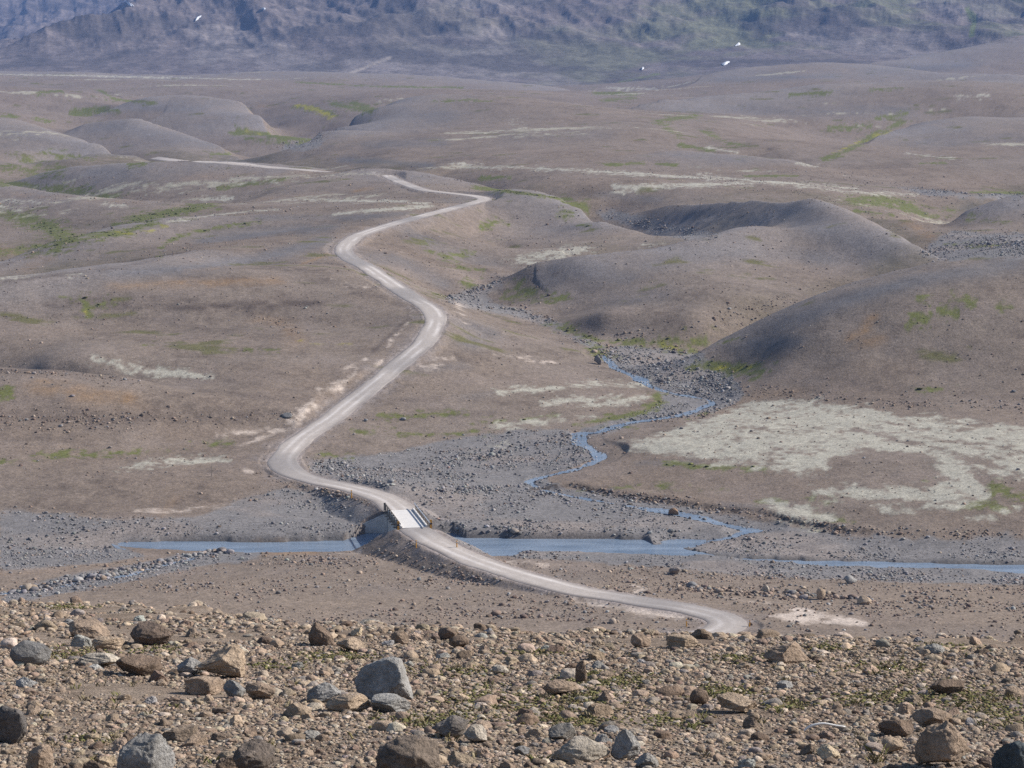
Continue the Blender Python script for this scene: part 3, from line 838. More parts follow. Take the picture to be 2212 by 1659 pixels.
GREEN = np.zeros((NR, NCOL), np.float32)
for pl, w, k in [([(0, 458), (60, 474), (110, 496), (150, 518)], 13, .8), ([(40, 540), (150, 520), (260, 502), (330, 480)], 9, .8), ([(300, 474), (380, 458), (450, 442)], 10, 1), ([(345, 556), (350, 530), (400, 505), (480, 490), (560, 478)], 3, .55), ([(0, 396), (70, 402), (150, 412), (250, 425)], 6, .7), ([(1845, 434), (1900, 430), (1960, 448)], 12, 1), ([(1240, 610), (1300, 600)], 4, .0), ([(1110, 620), (1170, 640), (1220, 645)], 6, .45), ([(1290, 752), (1310, 772), (1290, 760)], 10, .6), ([(1300, 735), (1420, 745), (1530, 738)], 6, .8), ([(1500, 790), (1560, 795), (1640, 805)], 11, 1), ([(110, 385), (20, 360)], 12, .35), ([(520, 286), (600, 294), (660, 302)], 8, 1), ([(720, 225), (800, 240)], 5, .8), ([(1060, 560), (930, 545)], 6, .0), ([(1190, 700), (1235, 715), (1290, 735)], 6, .9), ([(1330, 738), (1400, 742), (1470, 746), (1530, 738)], 4.5, .9), ([(1560, 735), (1600, 728)], 4, .5), ([(1280, 755), (1295, 770)], 8, .8),
                 ([(1500, 785), (1560, 790), (1630, 800)], 9, 1), ([(1420, 850), (1425, 870), (1390, 890), (1320, 905), (1240, 915)], 6, 1), ([(1000, 915), (1100, 908), (1200, 900)], 4, .5),
                 ([(940, 635), (960, 640)], 5, .9), ([(1040, 600), (1010, 615)], 6, .5), ([(1105, 640), (1160, 650)], 8, .4), ([(1180, 650), (1210, 645)], 5, .6),
                 ([(930, 545), (960, 552), (1000, 550)], 5, .9), ([(900, 525), (925, 527)], 3, .8), ([(960, 560), (985, 565)], 4, .8), ([(1040, 490), (1060, 485)], 3, .8), ([(1050, 475), (1100, 482)], 3, .5), ([(990, 577), (1040, 582)], 3, .6), ([(1010, 550), (1025, 553)], 3, .7),
                 ([(1030, 406), (1090, 412), (1150, 420), (1230, 432)], 4, 1), ([(1040, 385), (1100, 382)], 3, .7), ([(1215, 436), (1265, 445)], 4, .9), ([(1206, 464), (1240, 466)], 3, .7), ([(1250, 486), (1275, 488)], 3, .7),
                 ([(1840, 432), (1890, 430), (1960, 445), (1990, 460)], 8, 1), ([(1850, 455), (1920, 468)], 5, .6), ([(1990, 470), (2060, 455)], 7, .5), ([(2090, 472), (2180, 482)], 3, .6), ([(2050, 530), (2180, 528)], 5, .5),
                 ([(0, 455), (60, 470), (110, 490), (150, 510), (120, 540)], 9, .85), ([(130, 515), (200, 505), (260, 500)], 7, .8), ([(300, 470), (380, 455), (450, 440)], 7, .95), ([(0, 540), (60, 548)], 9, .4), ([(250, 485), (330, 478)], 7, .7),
                 ([(0, 395), (60, 400)], 4, .9), ([(90, 400), (180, 410), (260, 425)], 6, .55), ([(100, 375), (140, 370)], 4, .6), ([(280, 355), (310, 352)], 2.5, .9), ([(40, 340), (120, 365)], 9, .4), ([(100, 330), (200, 345)], 6, .4),
                 ([(470, 404), (530, 398), (590, 390), (620, 386)], 2.6, .9), ([(0, 253), (30, 252)], 5, .9), ([(80, 258), (105, 262)], 4, .7), ([(160, 248), (205, 240), (250, 238)], 5, .9), ([(80, 200), (130, 196)], 4, .7),
                 ([(215, 195), (250, 215), (330, 222)], 3, .8), ([(640, 230), (700, 240), (720, 250)], 5, .8), ([(760, 222), (800, 235)], 4, .9), ([(520, 288), (580, 292), (650, 300)], 6, .9), ([(540, 300), (620, 305)], 5, .6), ([(455, 333), (495, 333)], 2, .9),
                 ([(640, 178), (800, 186), (1000, 190)], 2, .8), ([(940, 218), (1000, 216), (1060, 218)], 3, .6), ([(1290, 200), (1370, 205)], 5, .8), ([(1310, 215), (1370, 212)], 4, .6), ([(1710, 205), (1790, 200)], 4, .9), ([(1880, 192), (1950, 190)], 2, .5),
                 ([(1420, 262), (1500, 250)], 5, .7), ([(1430, 270), (1470, 295)], 5, .5), ([(1520, 282), (1550, 300)], 5, .6), ([(1470, 315), (1540, 325)], 4, .8), ([(1560, 305), (1610, 315)], 4, .5),
                 ([(1780, 345), (1830, 325), (1880, 300), (1950, 262)], 5, .75), ([(1790, 275), (1880, 272)], 2.5, .9), ([(1900, 255), (1960, 245)], 3, .6), ([(1310, 355), (1390, 353)], 2.5, .8), ([(1420, 354), (1460, 357)], 3, .9), ([(1610, 380), (1720, 380)], 2.5, .9),
                 ([(2100, 415), (2220, 418)], 3, .9), ([(1990, 352), (2040, 352)], 2, .6), ([(2060, 690), (2080, 685)], 7, .0), ([(2160, 658), (2185, 662)], 5, .8), ([(2040, 672), (2055, 680)], 5, .7), ([(1970, 695), (2000, 690)], 5, .6), ([(2060, 640), (2100, 648)], 4, .5), ([(1985, 640), (2010, 642)], 3, .5),
                 ([(180, 640), (195, 680)], 6, .7), ([(205, 655), (240, 650)], 5, .6), ([(70, 690), (100, 695)], 5, .5), ([(540, 755), (600, 760)], 5, .4), ([(300, 745), (340, 742)], 4, .4), ([(0, 850), (20, 846)], 5, .8), ([(130, 640), (150, 642)], 4, .5),
                 ([(770, 930), (900, 940), (1060, 930)], 9, .45), ([(820, 900), (1000, 895)], 6, .35), ([(690, 985), (760, 990)], 6, .4), ([(100, 985), (300, 975), (500, 955)], 7, .4), ([(0, 1000), (120, 990)], 7, .4),
                 ([(1440, 1000), (1560, 1010), (1650, 1012)], 5, .7), ([(1760, 1110), (1800, 1125)], 14, .85), ([(1640, 1085), (1750, 1075), (1900, 1060)], 7, .4), ([(2110, 1090), (2170, 1100)], 14, .6), ([(2150, 1050), (2200, 1075)], 12, .6), ([(2000, 1040), (2100, 1055)], 4, .3),
                 ([(1250, 1060), (1400, 1050), (1550, 1060)], 8, .35), ([(1300, 925), (1370, 922)], 5, .5), ([(1490, 905), (1520, 895)], 5, .4), ([(1960, 840), (2060, 845)], 6, .4), ([(130, 1310), (180, 1314)], 4, .6)]:
    stroke(GREEN, pl, w, k, 230)
YEL = np.zeros((NR, NCOL), np.float32)
for pl, w, k in [([(645, 228), (690, 240), (715, 252)], 5, .9), ([(535, 285), (560, 290)], 3, .7), ([(250, 500), (300, 505), (360, 490)], 4, .4), ([(1540, 800), (1620, 790)], 6, .5), ([(1180, 703), (1230, 718)], 4, .4), ([(1400, 748), (1500, 744)], 3, .5), ([(185, 675), (190, 685)], 3, .6), ([(640, 740), (760, 745)], 9, .3), ([(1930, 282), (1860, 305), (1800, 330)], 3, .5)]:
    stroke(YEL, pl, w, k, 230)
OCHRE = np.zeros((NR, NCOL), np.float32)
for pl, w, k in [([(100, 830), (180, 850), (260, 860)], 22, .85), ([(570, 690), (620, 700), (640, 735)], 12, .5), ([(650, 572), (690, 556), (715, 548)], 3, .95), ([(770, 412), (800, 407)], 4, .8), ([(1840, 730), (1870, 715), (1885, 690)], 9, .8), ([(1850, 740), (1900, 735)], 8, .6),
                 ([(1960, 480), (2010, 510)], 8, .6), ([(0, 540), (100, 560), (60, 580)], 10, .5), ([(560, 230), (590, 228)], 4, .6), ([(1600, 870), (1660, 850), (1740, 845)], 8, .3), ([(250, 620), (420, 612), (600, 606)], 10, .7), ([(0, 420), (150, 428), (300, 438)], 7, .3), ([(560, 430), (700, 420)], 6, .25), ([(400, 385), (560, 375)], 8, .25), ([(0, 1235), (200, 1225), (340, 1215)], 8, .45), ([(560, 1195), (680, 1195)], 4, .7), ([(380, 1075), (350, 1112)], 6, .3), ([(400, 585), (470, 580)], 3, .3)]:
    stroke(OCHRE, pl, w, k, 230)
DUST = np.zeros((NR, NCOL), np.float32)          # pale trodden or washed-out silt
for pl, w, k in [([(1240, 1294), (1300, 1308), (1400, 1322), (1470, 1328)], 6, 1.0), ([(1250, 1300), (1330, 1312)], 7, 1), ([(1690, 1330), (1740, 1320), (1800, 1335), (1860, 1348)], 8, 1.0), ([(1720, 1318), (1780, 1322)], 8, .9), ([(1700, 1338), (1760, 1335)], 8, 1.0), ([(1790, 1342), (1850, 1348)], 8, .9), ([(1370, 1265), (1400, 1272), (1370, 1280)], 4, .75), ([(1330, 1280), (1290, 1272)], 4, .5),
                 ([(1450, 1300), (1600, 1295), (1700, 1310)], 8, .35), ([(760, 790), (790, 775), (745, 796)], 4, .8), ([(770, 800), (735, 838)], 2.5, .6), ([(690, 850), (650, 890), (680, 880)], 4, .7), ([(700, 845), (740, 835)], 3, .6), ([(600, 930), (560, 950), (520, 960)], 8, .55), ([(430, 945), (560, 930), (640, 905)], 6, .4), ([(720, 610), (790, 620)], 4, .2),
                 ([(1830, 300), (1900, 310)], 3, .0), ([(300, 1100), (420, 1105), (520, 1090)], 7, .3), ([(530, 1018), (545, 1020)], 3, .6), ([(650, 1180), (740, 1195), (800, 1192)], 4, .5), ([(1010, 1205), (1100, 1215), (1200, 1225)], 5, .4), ([(830, 1090), (880, 1090), (905, 1100)], 5, .4), ([(1090, 765), (1190, 790)], 10, .15), ([(990, 660), (1000, 690)], 6, .35), ([(960, 775), (930, 800)], 8, .35), ([(890, 745), (855, 770), (810, 790)], 3.5, .5), ([(888, 672), (880, 700), (840, 740)], 2.5, .6)]:
    stroke(DUST, pl, w, k, 200)
DARK = np.zeros((NR, NCOL), np.float32)          # damp dark soil, dense dark stones, and shade painted on slope faces
for pl, w, k in [([(0, 608), (140, 592), (260, 578), (340, 560)], 4, .5), ([(120, 655), (260, 660), (420, 662), (560, 660), (680, 655)], 12, .85), ([(180, 645), (245, 650)], 8, .7), ([(20, 690), (120, 690)], 8, .35), ([(350, 700), (520, 715)], 5, .35), ([(0, 395), (150, 385)], 5, .25), ([(380, 700), (300, 735)], 6, .3), ([(600, 690), (740, 690)], 6, .25), ([(900, 640), (880, 690), (805, 760)], 2.5, .7), ([(690, 600), (860, 655), (890, 668)], 2.5, .45), ([(560, 830), (470, 818), (300, 812)], 3, .4), ([(800, 395), (920, 400)], 3, .3), ([(770, 365), (900, 362)], 3, .4), ([(1150, 760), (1050, 750)], 4, .25), ([(1240, 700), (1340, 690), (1460, 700)], 10, .35), ([(1200, 590), (1250, 610)], 6, .3), ([(1520, 780), (1640, 720), (1700, 690)], 8, .3), ([(1350, 445), (1500, 455), (1660, 450)], 14, .3), ([(2030, 490), (2080, 470)], 4, .6), ([(400, 505), (560, 478)], 2.5, .3), ([(0, 577), (90, 542), (190, 516)], 2.5, .4), ([(250, 640), (420, 655), (520, 665), (640, 650)], 14, .55), ([(560, 655), (680, 648)], 7, .5), ([(180, 660), (250, 660)], 12, .5), ([(0, 900), (200, 905), (450, 905), (600, 900)], 12, .5), ([(430, 845), (600, 860), (670, 862)], 4, .45), ([(0, 800), (120, 803), (260, 815)], 6, .45), ([(0, 940), (150, 950)], 10, .3),
                 ([(760, 905), (900, 900), (1080, 890)], 6, .4), ([(760, 875), (950, 860)], 5, .3), ([(1250, 1044), (1340, 1060), (1440, 1078)], 3, .4), ([(1840, 830), (2000, 845), (2212, 860)], 14, .4), ([(1230, 605), (1300, 620)], 6, .0), ([(1290, 452), (1330, 447)], 4, .5), ([(1360, 440), (1400, 455)], 6, .4), ([(1100, 1166), (1400, 1163)], 2, .5), ([(600, 1164), (760, 1160)], 2, .4), ([(1430, 1155), (1500, 1153)], 2, .6), ([(840, 348), (900, 355)], 5, .0), ([(1660, 322), (1680, 316)], 3, .6), ([(690, 285), (720, 280)], 3, .6), ([(340, 345), (420, 350)], 1.5, .5), ([(240, 200), (270, 215), (320, 218)], 2, .6), ([(60, 235), (130, 230)], 4, .3), ([(1940, 405), (2100, 408), (2212, 412)], 3, .4), ([(650, 700), (640, 720)], 5, .1), ([(560, 690), (700, 660)], 4, .1)]:
    stroke(DARK, pl, w, k, 230)
GREY = np.zeros((NR, NCOL), np.float32)          # fine grey scree
for pl, w, k in [([(250, 590), (400, 580), (560, 560), (700, 520)], 14, .9), ([(450, 520), (600, 500), (700, 490)], 16, .8), ([(560, 470), (760, 470), (880, 460)], 8, .6), ([(780, 560), (860, 560), (950, 610)], 16, .7), ([(880, 500), (960, 540), (1060, 570)], 18, .5), ([(1650, 440), (1720, 460), (1800, 500), (1900, 540)], 22, .95), ([(1560, 460), (1640, 470)], 18, .7), ([(1400, 570), (1550, 545), (1700, 550), (1800, 560)], 20, .7), ([(1260, 590), (1350, 600)], 16, .6), ([(1330, 650), (1420, 640)], 18, .5),
                 ([(1700, 690), (1850, 640), (2000, 600), (2180, 570)], 24, .9), ([(1620, 740), (1720, 740)], 14, .7), ([(1000, 700), (1060, 720), (1010, 740)], 16, .6), ([(900, 800), (1000, 790)], 10, .4), ([(250, 270), (350, 290), (450, 310)], 14, .9), ([(300, 230), (420, 235)], 12, .8), ([(760, 280), (860, 250), (960, 250)], 16, .8), ([(800, 310), (950, 310)], 12, .6), ([(1480, 240), (1700, 240), (1950, 240)], 18, .6), ([(1560, 170), (1800, 165)], 9, .9), ([(1900, 150), (2080, 140)], 18, .9), ([(2100, 450), (2200, 445)], 12, .8), ([(2000, 310), (2200, 300)], 16, .5), ([(1100, 300), (1300, 290)], 16, .3),
                 ([(740, 345), (840, 350), (930, 358)], 7, .8), ([(430, 350), (560, 345)], 4, .6), ([(1460, 335), (1600, 345)], 8, .7), ([(0, 280), (100, 300), (220, 330)], 10, .5), ([(160, 375), (260, 372)], 10, .5), ([(820, 1060), (700, 1090), (560, 1090)], 14, .5), ([(1050, 1000), (1180, 990)], 12, .3), ([(1380, 1000), (1500, 1000)], 7, .5), ([(1560, 1090), (1700, 1095)], 5, .6), ([(1200, 1250), (1300, 1255)], 10, .5), ([(1000, 1310), (1250, 1330), (1500, 1345)], 10, .5), ([(800, 1270), (1050, 1290)], 12, .4), ([(1700, 1370), (2212, 1360)], 12, .5), ([(1000, 860), (1060, 850)], 8, .3), ([(1300, 420), (1420, 432)], 8, .5)]:
    stroke(GREY, pl, w, k, 200)

# dark olive tone painted in as shade at slope feet behind each skyline
FOOT_SHADE = np.zeros((NR, NCOL), np.float32); TT = (Z - EYE) / YY; LS = np.log(YR)
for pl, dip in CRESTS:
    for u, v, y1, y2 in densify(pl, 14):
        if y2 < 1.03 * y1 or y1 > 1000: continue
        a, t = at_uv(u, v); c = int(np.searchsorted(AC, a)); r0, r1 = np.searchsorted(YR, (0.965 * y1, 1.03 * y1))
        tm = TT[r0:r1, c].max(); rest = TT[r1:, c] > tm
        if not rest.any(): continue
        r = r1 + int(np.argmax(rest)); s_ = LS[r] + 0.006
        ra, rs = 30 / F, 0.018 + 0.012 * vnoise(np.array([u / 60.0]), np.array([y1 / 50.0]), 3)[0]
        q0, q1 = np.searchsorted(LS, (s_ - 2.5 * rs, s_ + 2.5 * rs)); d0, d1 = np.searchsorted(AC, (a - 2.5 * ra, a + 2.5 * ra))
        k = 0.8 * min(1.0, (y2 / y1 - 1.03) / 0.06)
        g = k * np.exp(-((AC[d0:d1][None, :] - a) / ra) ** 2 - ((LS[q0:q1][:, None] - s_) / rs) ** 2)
        FOOT_SHADE[q0:q1, d0:d1] = np.maximum(FOOT_SHADE[q0:q1, d0:d1], g)
FOOT_SHADE = blur(FOOT_SHADE, 5) * (1 - np.clip(GRAVEL, 0, 1))
del TT

# ground colours (linear albedo)
C3 = lambda r, g, b: np.array([r, g, b], np.float32)
n60 = fbm(XX, YY, 55, 4, 31); n12 = fbm(XX, YY, 11, 3, 32); n3 = fbm(XX, YY, 2.6, 3, 33)
nx = fbm(XX * 0.35, YY, 7.0, 4, 34); n1 = fbm(XX, YY * 0.7, 0.9, 2, 35)
CC = C3(.216, .168, .133) * np.ones((NR, NCOL, 1), np.float32)


def lay(mask, col, nz=0.0, lo=0.25, hi=0.6):
    """cover part of the ground; the edge is broken up by noise"""
    global CC
    m = sstep(lo, hi, mask + nz * (mask > 0.02)) if lo is not None else np.clip(mask, 0, 1)
    CC = CC + (col - CC) * m[..., None].astype(np.float32)


lay(np.clip(0.5 + 0.9 * n60, 0, 1) * 0.6, C3(.222, .184, .155), lo=None)
lay(np.clip(n12 * 0.6 + n3 * 0.5 + n1 * 0.3, 0, 1) * 0.7, C3(.136, .104, .084), lo=None)
lay(np.clip(nx * 0.9 + n1 * 0.5 - 0.15, 0, 1) * 0.55 * (YY < 700), C3(.115, .092, .078), lo=None)
lay(np.clip(-nx * 0.8 + n3 * 0.4 - 0.2, 0, 1) * 0.5 * (YY < 700), C3(.27, .225, .195), lo=None)
lay(np.clip(-n12, 0, 1) * 0.35, C3(.26, .21, .185), lo=None)
flat = np.clip((YY - 900) / 900, 0, 1)
lay(flat * 0.35, C3(.215, .180, .165), lo=None)
lay(np.clip(GREY * 1.1 * (0.8 + 0.25 * n12), 0, 1), C3(.150, .143, .148), lo=None)
lay(sstep(335, 285, YY) * (0.65 + 0.3 * n12), C3(.262, .205, .160), lo=None)
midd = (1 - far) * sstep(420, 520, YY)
lay(BROW_LIT * midd * (0.75 + 0.3 * n12), C3(.235, .212, .206), lo=None)  # paler sunlit tone painted along the crest brows
lay(FOOT_SHADE * midd * np.clip(0.75 + 0.4 * n3 + 0.4 * n12, 0, 1), C3(.122, .106, .070), lo=None)  # shade tone in the colour, sets skylines off from ground behind
lay(OCHRE * (0.5 + 0.4 * n3), C3(.30, .185, .095), lo=None)
lay(DARK * (0.8 + 0.6 * n3), C3(.105, .082, .070), lo=None)
lay(GRAVEL, C3(.205, .192, .188), n3 * 0.25 + n12 * 0.15)
lay(np.clip(GRAVEL, 0, 1) * np.clip(fbm(XX * 0.5, YY, 8, 3, 36) * 1.5 - 0.1, 0, 1), C3(.26, .225, .205), lo=None)
lay(ROADSIDE * 0.8, C3(.235, .198, .178), n3 * 0.35 + n1 * 0.2, 0.15, 1.1)
lay(DUST, C3(.56, .47, .40), n3 * 0.45 + nx * 0.3 + n1 * 0.2, 0.2, 1.1)
lay(ROADBED * 0.9, C3(.32, .272, .25), n3 * 0.3 + n1 * 0.3, 0.1, 1.0)
lay(np.clip(GREEN * (0.9 + 0.35 * sstep(650, 900, YY)), 0, 1), C3(.135, .142, .050), n3 * 0.45 + nx * 0.3 + n1 * 0.35, 0.16, 0.8)
lay(YEL, C3(.30, .27, .05), n3 * 0.4, 0.3, 0.9)
lay(MOSS * 0.92, C3(.41, .385, .32), n3 * 0.42 + nx * 0.25 + n1 * 0.36, 0.12, 0.95)
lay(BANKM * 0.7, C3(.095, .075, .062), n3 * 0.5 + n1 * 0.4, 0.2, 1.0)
# sparse green and moss flecks everywhere on the hills
spr = fbm(XX * 0.5, YY, 9, 5, 41)
lay(np.where(YY > 430, np.clip(spr - 0.62, 0, 1) * 2.0, 0) * (1 - GRAVEL), C3(.135, .125, .06), n3 * 0.3, 0.15, 0.8)
spm = fbm(XX * 0.3, YY * 0.8, 30, 5, 42)
lay(np.where(YY > 800, np.clip(spm - 0.68, 0, 1) * 2.2, 0) * (1 - far), C3(.37, .34, .27), n3 * 0.5, 0.2, 0.8)
wet = sstep(0.02, 0.6, wf) + 0
lay(wet * 0.7, C3(.09, .082, .076), lo=None)

# mountain colours
mh = fbm(XX, YY * 0.6 + Z, 260, 5, 51)
CM = C3(.145, .122, .116) + 0 * CC
m2 = sstep(-0.1, 0.5, mh + 0.3 * fbm(XX, YY + Z * 2, 60, 4, 52))
CM = CM + (C3(.125, .130, .075) - CM) * (m2 * sstep(-450, 500, XX) * 0.9)[..., None]
m3 = sstep(0.25, 0.7, fbm(XX + Z * 1.5, Z * 3, 180, 5, 53))
CM = CM + (C3(.21, .185, .175) - CM) * (m3 * 0.55)[..., None]
m5 = np.clip(fbm(XX + Z * 1.2, YY * 0.4 + Z, 16, 4, 57), -1, 1)
CM = CM * (1 + 0.26 * m5)[..., None]
m4 = sstep(0.2, 0.6, fbm(XX + Z, YY, 120, 4, 54))
CM = CM + (C3(.075, .066, .064) - CM) * (m4 * 0.7)[..., None]
for pl, w, k in [([(2090, 20), (2105, 45), (2098, 75)], 4, 1), ([(1420, 160), (1330, 180)], 5, .6)]:
    G2 = np.zeros((NR, NCOL), np.float32); stroke(G2, pl, w, k, 2700)
    CM = CM + (C3(.14, .16, .06) - CM) * sstep(.3, .8, G2 + n12 * .2)[..., None]
G2 = np.zeros((NR, NCOL), np.float32); stroke(G2, [(840, 125), (790, 145), (740, 165)], 4, 1, 2700); stroke(G2, [(1000, 155), (960, 162)], 3, .5, 2700)
CM = CM + (C3(.28, .24, .21) - CM) * sstep(.3, .9, G2)[..., None]
CC = CC * (1 - far[..., None]) + CM * far[..., None]
del CM, m2, m3, m4, mh, G2

# near slope colours
nn1 = fbm(XX, YY, 2.2, 4, 55); nn2 = fbm(XX, YY, 0.35, 3, 56)
CN = C3(.25, .19, .142) + (C3(.34, .268, .208) - C3(.25, .19, .142)) * np.clip(0.5 + nn2 * 0.9, 0, 1)[..., None]
CN = CN + (C3(.16, .115, .085) - CN) * (np.clip(nn1, 0, 1) * 0.7)[..., None]
CC = np.where(ISNEAR[..., None], CN, CC).astype(np.float32)
del CN

# ------------------------------------------------------------------ terrain meshes
def grid_object(name, r0, r1, mat, c0=0, c1=NCOL):
    n, m = r1 - r0, c1 - c0
    V = np.stack([XX[r0:r1, c0:c1], YY[r0:r1, c0:c1], Z[r0:r1, c0:c1]], -1).reshape(-1, 3)
    i = np.arange(n * m).reshape(n, m)
    Fc = np.stack([i[:-1, :-1], i[:-1, 1:], i[1:, 1:], i[1:, :-1]], -1).reshape(-1, 4)
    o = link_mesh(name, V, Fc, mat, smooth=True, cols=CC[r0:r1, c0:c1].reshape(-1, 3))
    return tag(o, kind='structure')


im = int(np.searchsorted(YR, 2750.0))
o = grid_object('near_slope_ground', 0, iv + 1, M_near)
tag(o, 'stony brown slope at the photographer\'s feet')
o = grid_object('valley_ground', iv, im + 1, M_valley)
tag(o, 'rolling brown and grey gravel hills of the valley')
o = grid_object('mountain', im, NR, M_mount)
tag(o, 'hazy blue mountainside closing the valley')

# the water: one sheet on the river and one per stream
def water_object(name, sel, label):
    f = sel[:-1, :-1] & sel[1:, :-1] & sel[:-1, 1:] & sel[1:, 1:]
    r, c = np.nonzero(f)
    idx = np.stack([r * NCOL + c, r * NCOL + c + 1, (r + 1) * NCOL + c + 1, (r + 1) * NCOL + c], -1)
    uq, inv = np.unique(idx, return_inverse=True)
    V = np.stack([XX.ravel()[uq], YY.ravel()[uq], LEVEL.ravel()[uq]], -1)
    o = link_mesh(name, V, inv.reshape(-1, 4), M_water, smooth=True)
    return tag(o, label, kind='structure')


riv = (blur(WM, 3) > 0.02) | chan
water_object('river_water', riv & (np.abs(LEVEL) < 1e-6), 'narrow blue river crossing the gravel bed under the bridge')
water_object('stream_water', WATERFACE & ~(wf > 0.3) & (np.abs(LEVEL) > 1e-6), 'thin streams winding through the grey stones')


# road surface
def road_ribbon(name, ln, half, label, drape=False):
    ln = np.array(ln); d = np.gradient(ln[:, :2], axis=0); d /= np.linalg.norm(d, axis=1)[:, None] + 1e-9
    nrm = np.c_[-d[:, 1], d[:, 0]]
    s = np.linspace(-1, 1, 23)
    V, Cc = [], []
    L = np.r_[0, np.cumsum(np.linalg.norm(np.diff(ln[:, :2], axis=0), axis=1))]
    hw = np.where(s[None, :] < 0, half * (1 + 0.10 * vnoise(L / 9, L * 0 + 3.3, 5) + 0.07 * vnoise(L / 2.2, L * 0 + 8.3, 6))[:, None], half * (1 + 0.10 * vnoise(L / 8, L * 0 + 5.3, 7) + 0.07 * vnoise(L / 2.0, L * 0 + 1.3, 8))[:, None])
    off = s[None, :] * hw
    wv = fbm(L[:, None] / 1.0 + 0 * off, off * 4, 9, 3, 6)
    x = ln[:, 0:1] + nrm[:, 0:1] * off; y = ln[:, 1:2] + nrm[:, 1:2] * off
    z0 = ln[:, 2:3] if not drape else ground(x, y) + 0.02
    z = z0 + 0.02 + 0.07 * (1 - s[None, :] ** 2) - 0.06 * (np.abs(s) > 0.99)[None, :]
    tr = np.exp(-((np.abs(off + 0.25 * wv) - 0.95) / 0.38) ** 2)
    edge = sstep(0.62, 0.95, np.abs(s))[None, :]
    base = C3(.42, .372, .335)
    c = base + (C3(.60, .55, .515) - base) * (tr * np.clip(0.45 + 1.2 * wv, 0, 1))[..., None]
    c = c + (C3(.235, .205, .190) - c) * (edge * np.clip(0.7 + 0.5 * wv, 0, 1))[..., None]
    c = c + (C3(.24, .22, .212) - c) * (np.clip(fbm(x, y, 26, 3, 7) * 1.3, 0, 1) * 0.75)[..., None]
    n, m = x.shape
    V = np.stack([x, y, z], -1).reshape(-1, 3)
    i = np.arange(n * m).reshape(n, m)
    Fc = np.stack([i[:-1, :-1], i[1:, :-1], i[1:, 1:], i[:-1, 1:]], -1).reshape(-1, 4)
    o = link_mesh(name, V, Fc, M_road, smooth=True, cols=c.reshape(-1, 3))
    return tag(o, label, kind='structure')


road_ribbon('road', line_near, 2.45, 'pale gravel road curving from the bridge to the foreground bend')
road_ribbon('road', line_far, 2.6, 'pale gravel road winding uphill beyond the bridge')
for r_ in runs: road_ribbon('road', r_, 3.2, 'far stretch of the gravel road behind the hill crest', True)

# ------------------------------------------------------------------ bridge
P0 = np.array(R3[15]); P1 = np.array(R3[16])
BL = float(np.hypot(P1[0] - P0[0], P1[1] - P0[1]))
BROT = math.atan2(P1[1] - P0[1], P1[0] - P0[0]) - math.pi / 2


def boxes(bs):
    V, Fc = [], []
    for b in bs:
        x0, x1, y0, y1, z0, z1 = b[:6]
        i = len(V)
        V += [(x, y, z) for z in (z0, z1) for y in (y0, y1) for x in (x0, x1)]
        Fc += [tuple(i + j for j in f) for f in ((0, 2, 3, 1), (4, 5, 7, 6), (0, 1, 5, 4), (2, 6, 7, 3), (0, 4, 6, 2), (1, 3, 7, 5))]
    return V, Fc


def prism(outline, d):
    """outline: 3D points of one face; d: thickness vector"""
    n = len(outline)
    V = [tuple(p) for p in outline] + [tuple(np.array(p) + np.array(d)) for p in outline]
    Fc = [tuple(range(n - 1, -1, -1)), tuple(range(n, 2 * n))] + [(i, (i + 1) % n, n + (i + 1) % n, n + i) for i in range(n)]
    return V, Fc


bridge = bpy.data.objects.new('bridge', None)
COL.objects.link(bridge)
bridge.location = (P0[0], P0[1], P0[2] + 0.12); bridge.rotation_euler = (0, 0, BROT)
tag(bridge, 'short road bridge with pale concrete deck and low dark railings over the blue river', 'bridge')


def bev(o, w=0.03):
    m = o.modifiers.new('edge', 'BEVEL'); m.width = w; m.segments = 2
    return o


bev(link_mesh('deck', *boxes([(-1.78, 1.78, 0, BL, -0.28, 0.0)]), M_deck, bridge))
for sx in (-1, 1):
    bev(link_mesh('kerb', *boxes([(min(sx * 1.81, sx * 2.08), max(sx * 1.81, sx * 2.08), 0.05, BL - 0.05, -0.22, 0.26)]), M_deck, bridge), 0.04)
for gx in (-1.3, 0.0, 1.3):
    link_mesh('girder', *boxes([(gx - 0.16, gx + 0.16, 0.3, BL - 0.3, -0.85, -0.30)]), M_concrete, bridge)
NB = 7
for k in range(NB):
    yk = 0.5 + (BL - 1.0) * k / (NB - 1)
    link_mesh('cross_beam', *boxes([(-2.85, -2.12, yk - 0.1, yk + 0.1, -0.5, -0.30)]), M_timber, bridge)
for sx in (-1, 1):
    xr = sx * 2.26
    mat = M_timber if sx < 0 else M_galv
    x0, x1 = xr - 0.05, xr + 0.05
    rail = link_mesh('guard_rail', *boxes([(x0, x1, -0.9, BL + 0.9, 0.72, 0.90)]), mat, bridge)
    for k in range(NB + 1):
        yk = 0.1 + (BL - 0.2) * k / NB
        link_mesh('post', *boxes([(xr - sx * 0.06 - 0.09 + (0.20 if sx > 0 else -0.20), xr - sx * 0.06 + 0.09 + (0.20 if sx > 0 else -0.20), yk - 0.06, yk + 0.06, -0.5, 0.93)]), M_timber, rail)
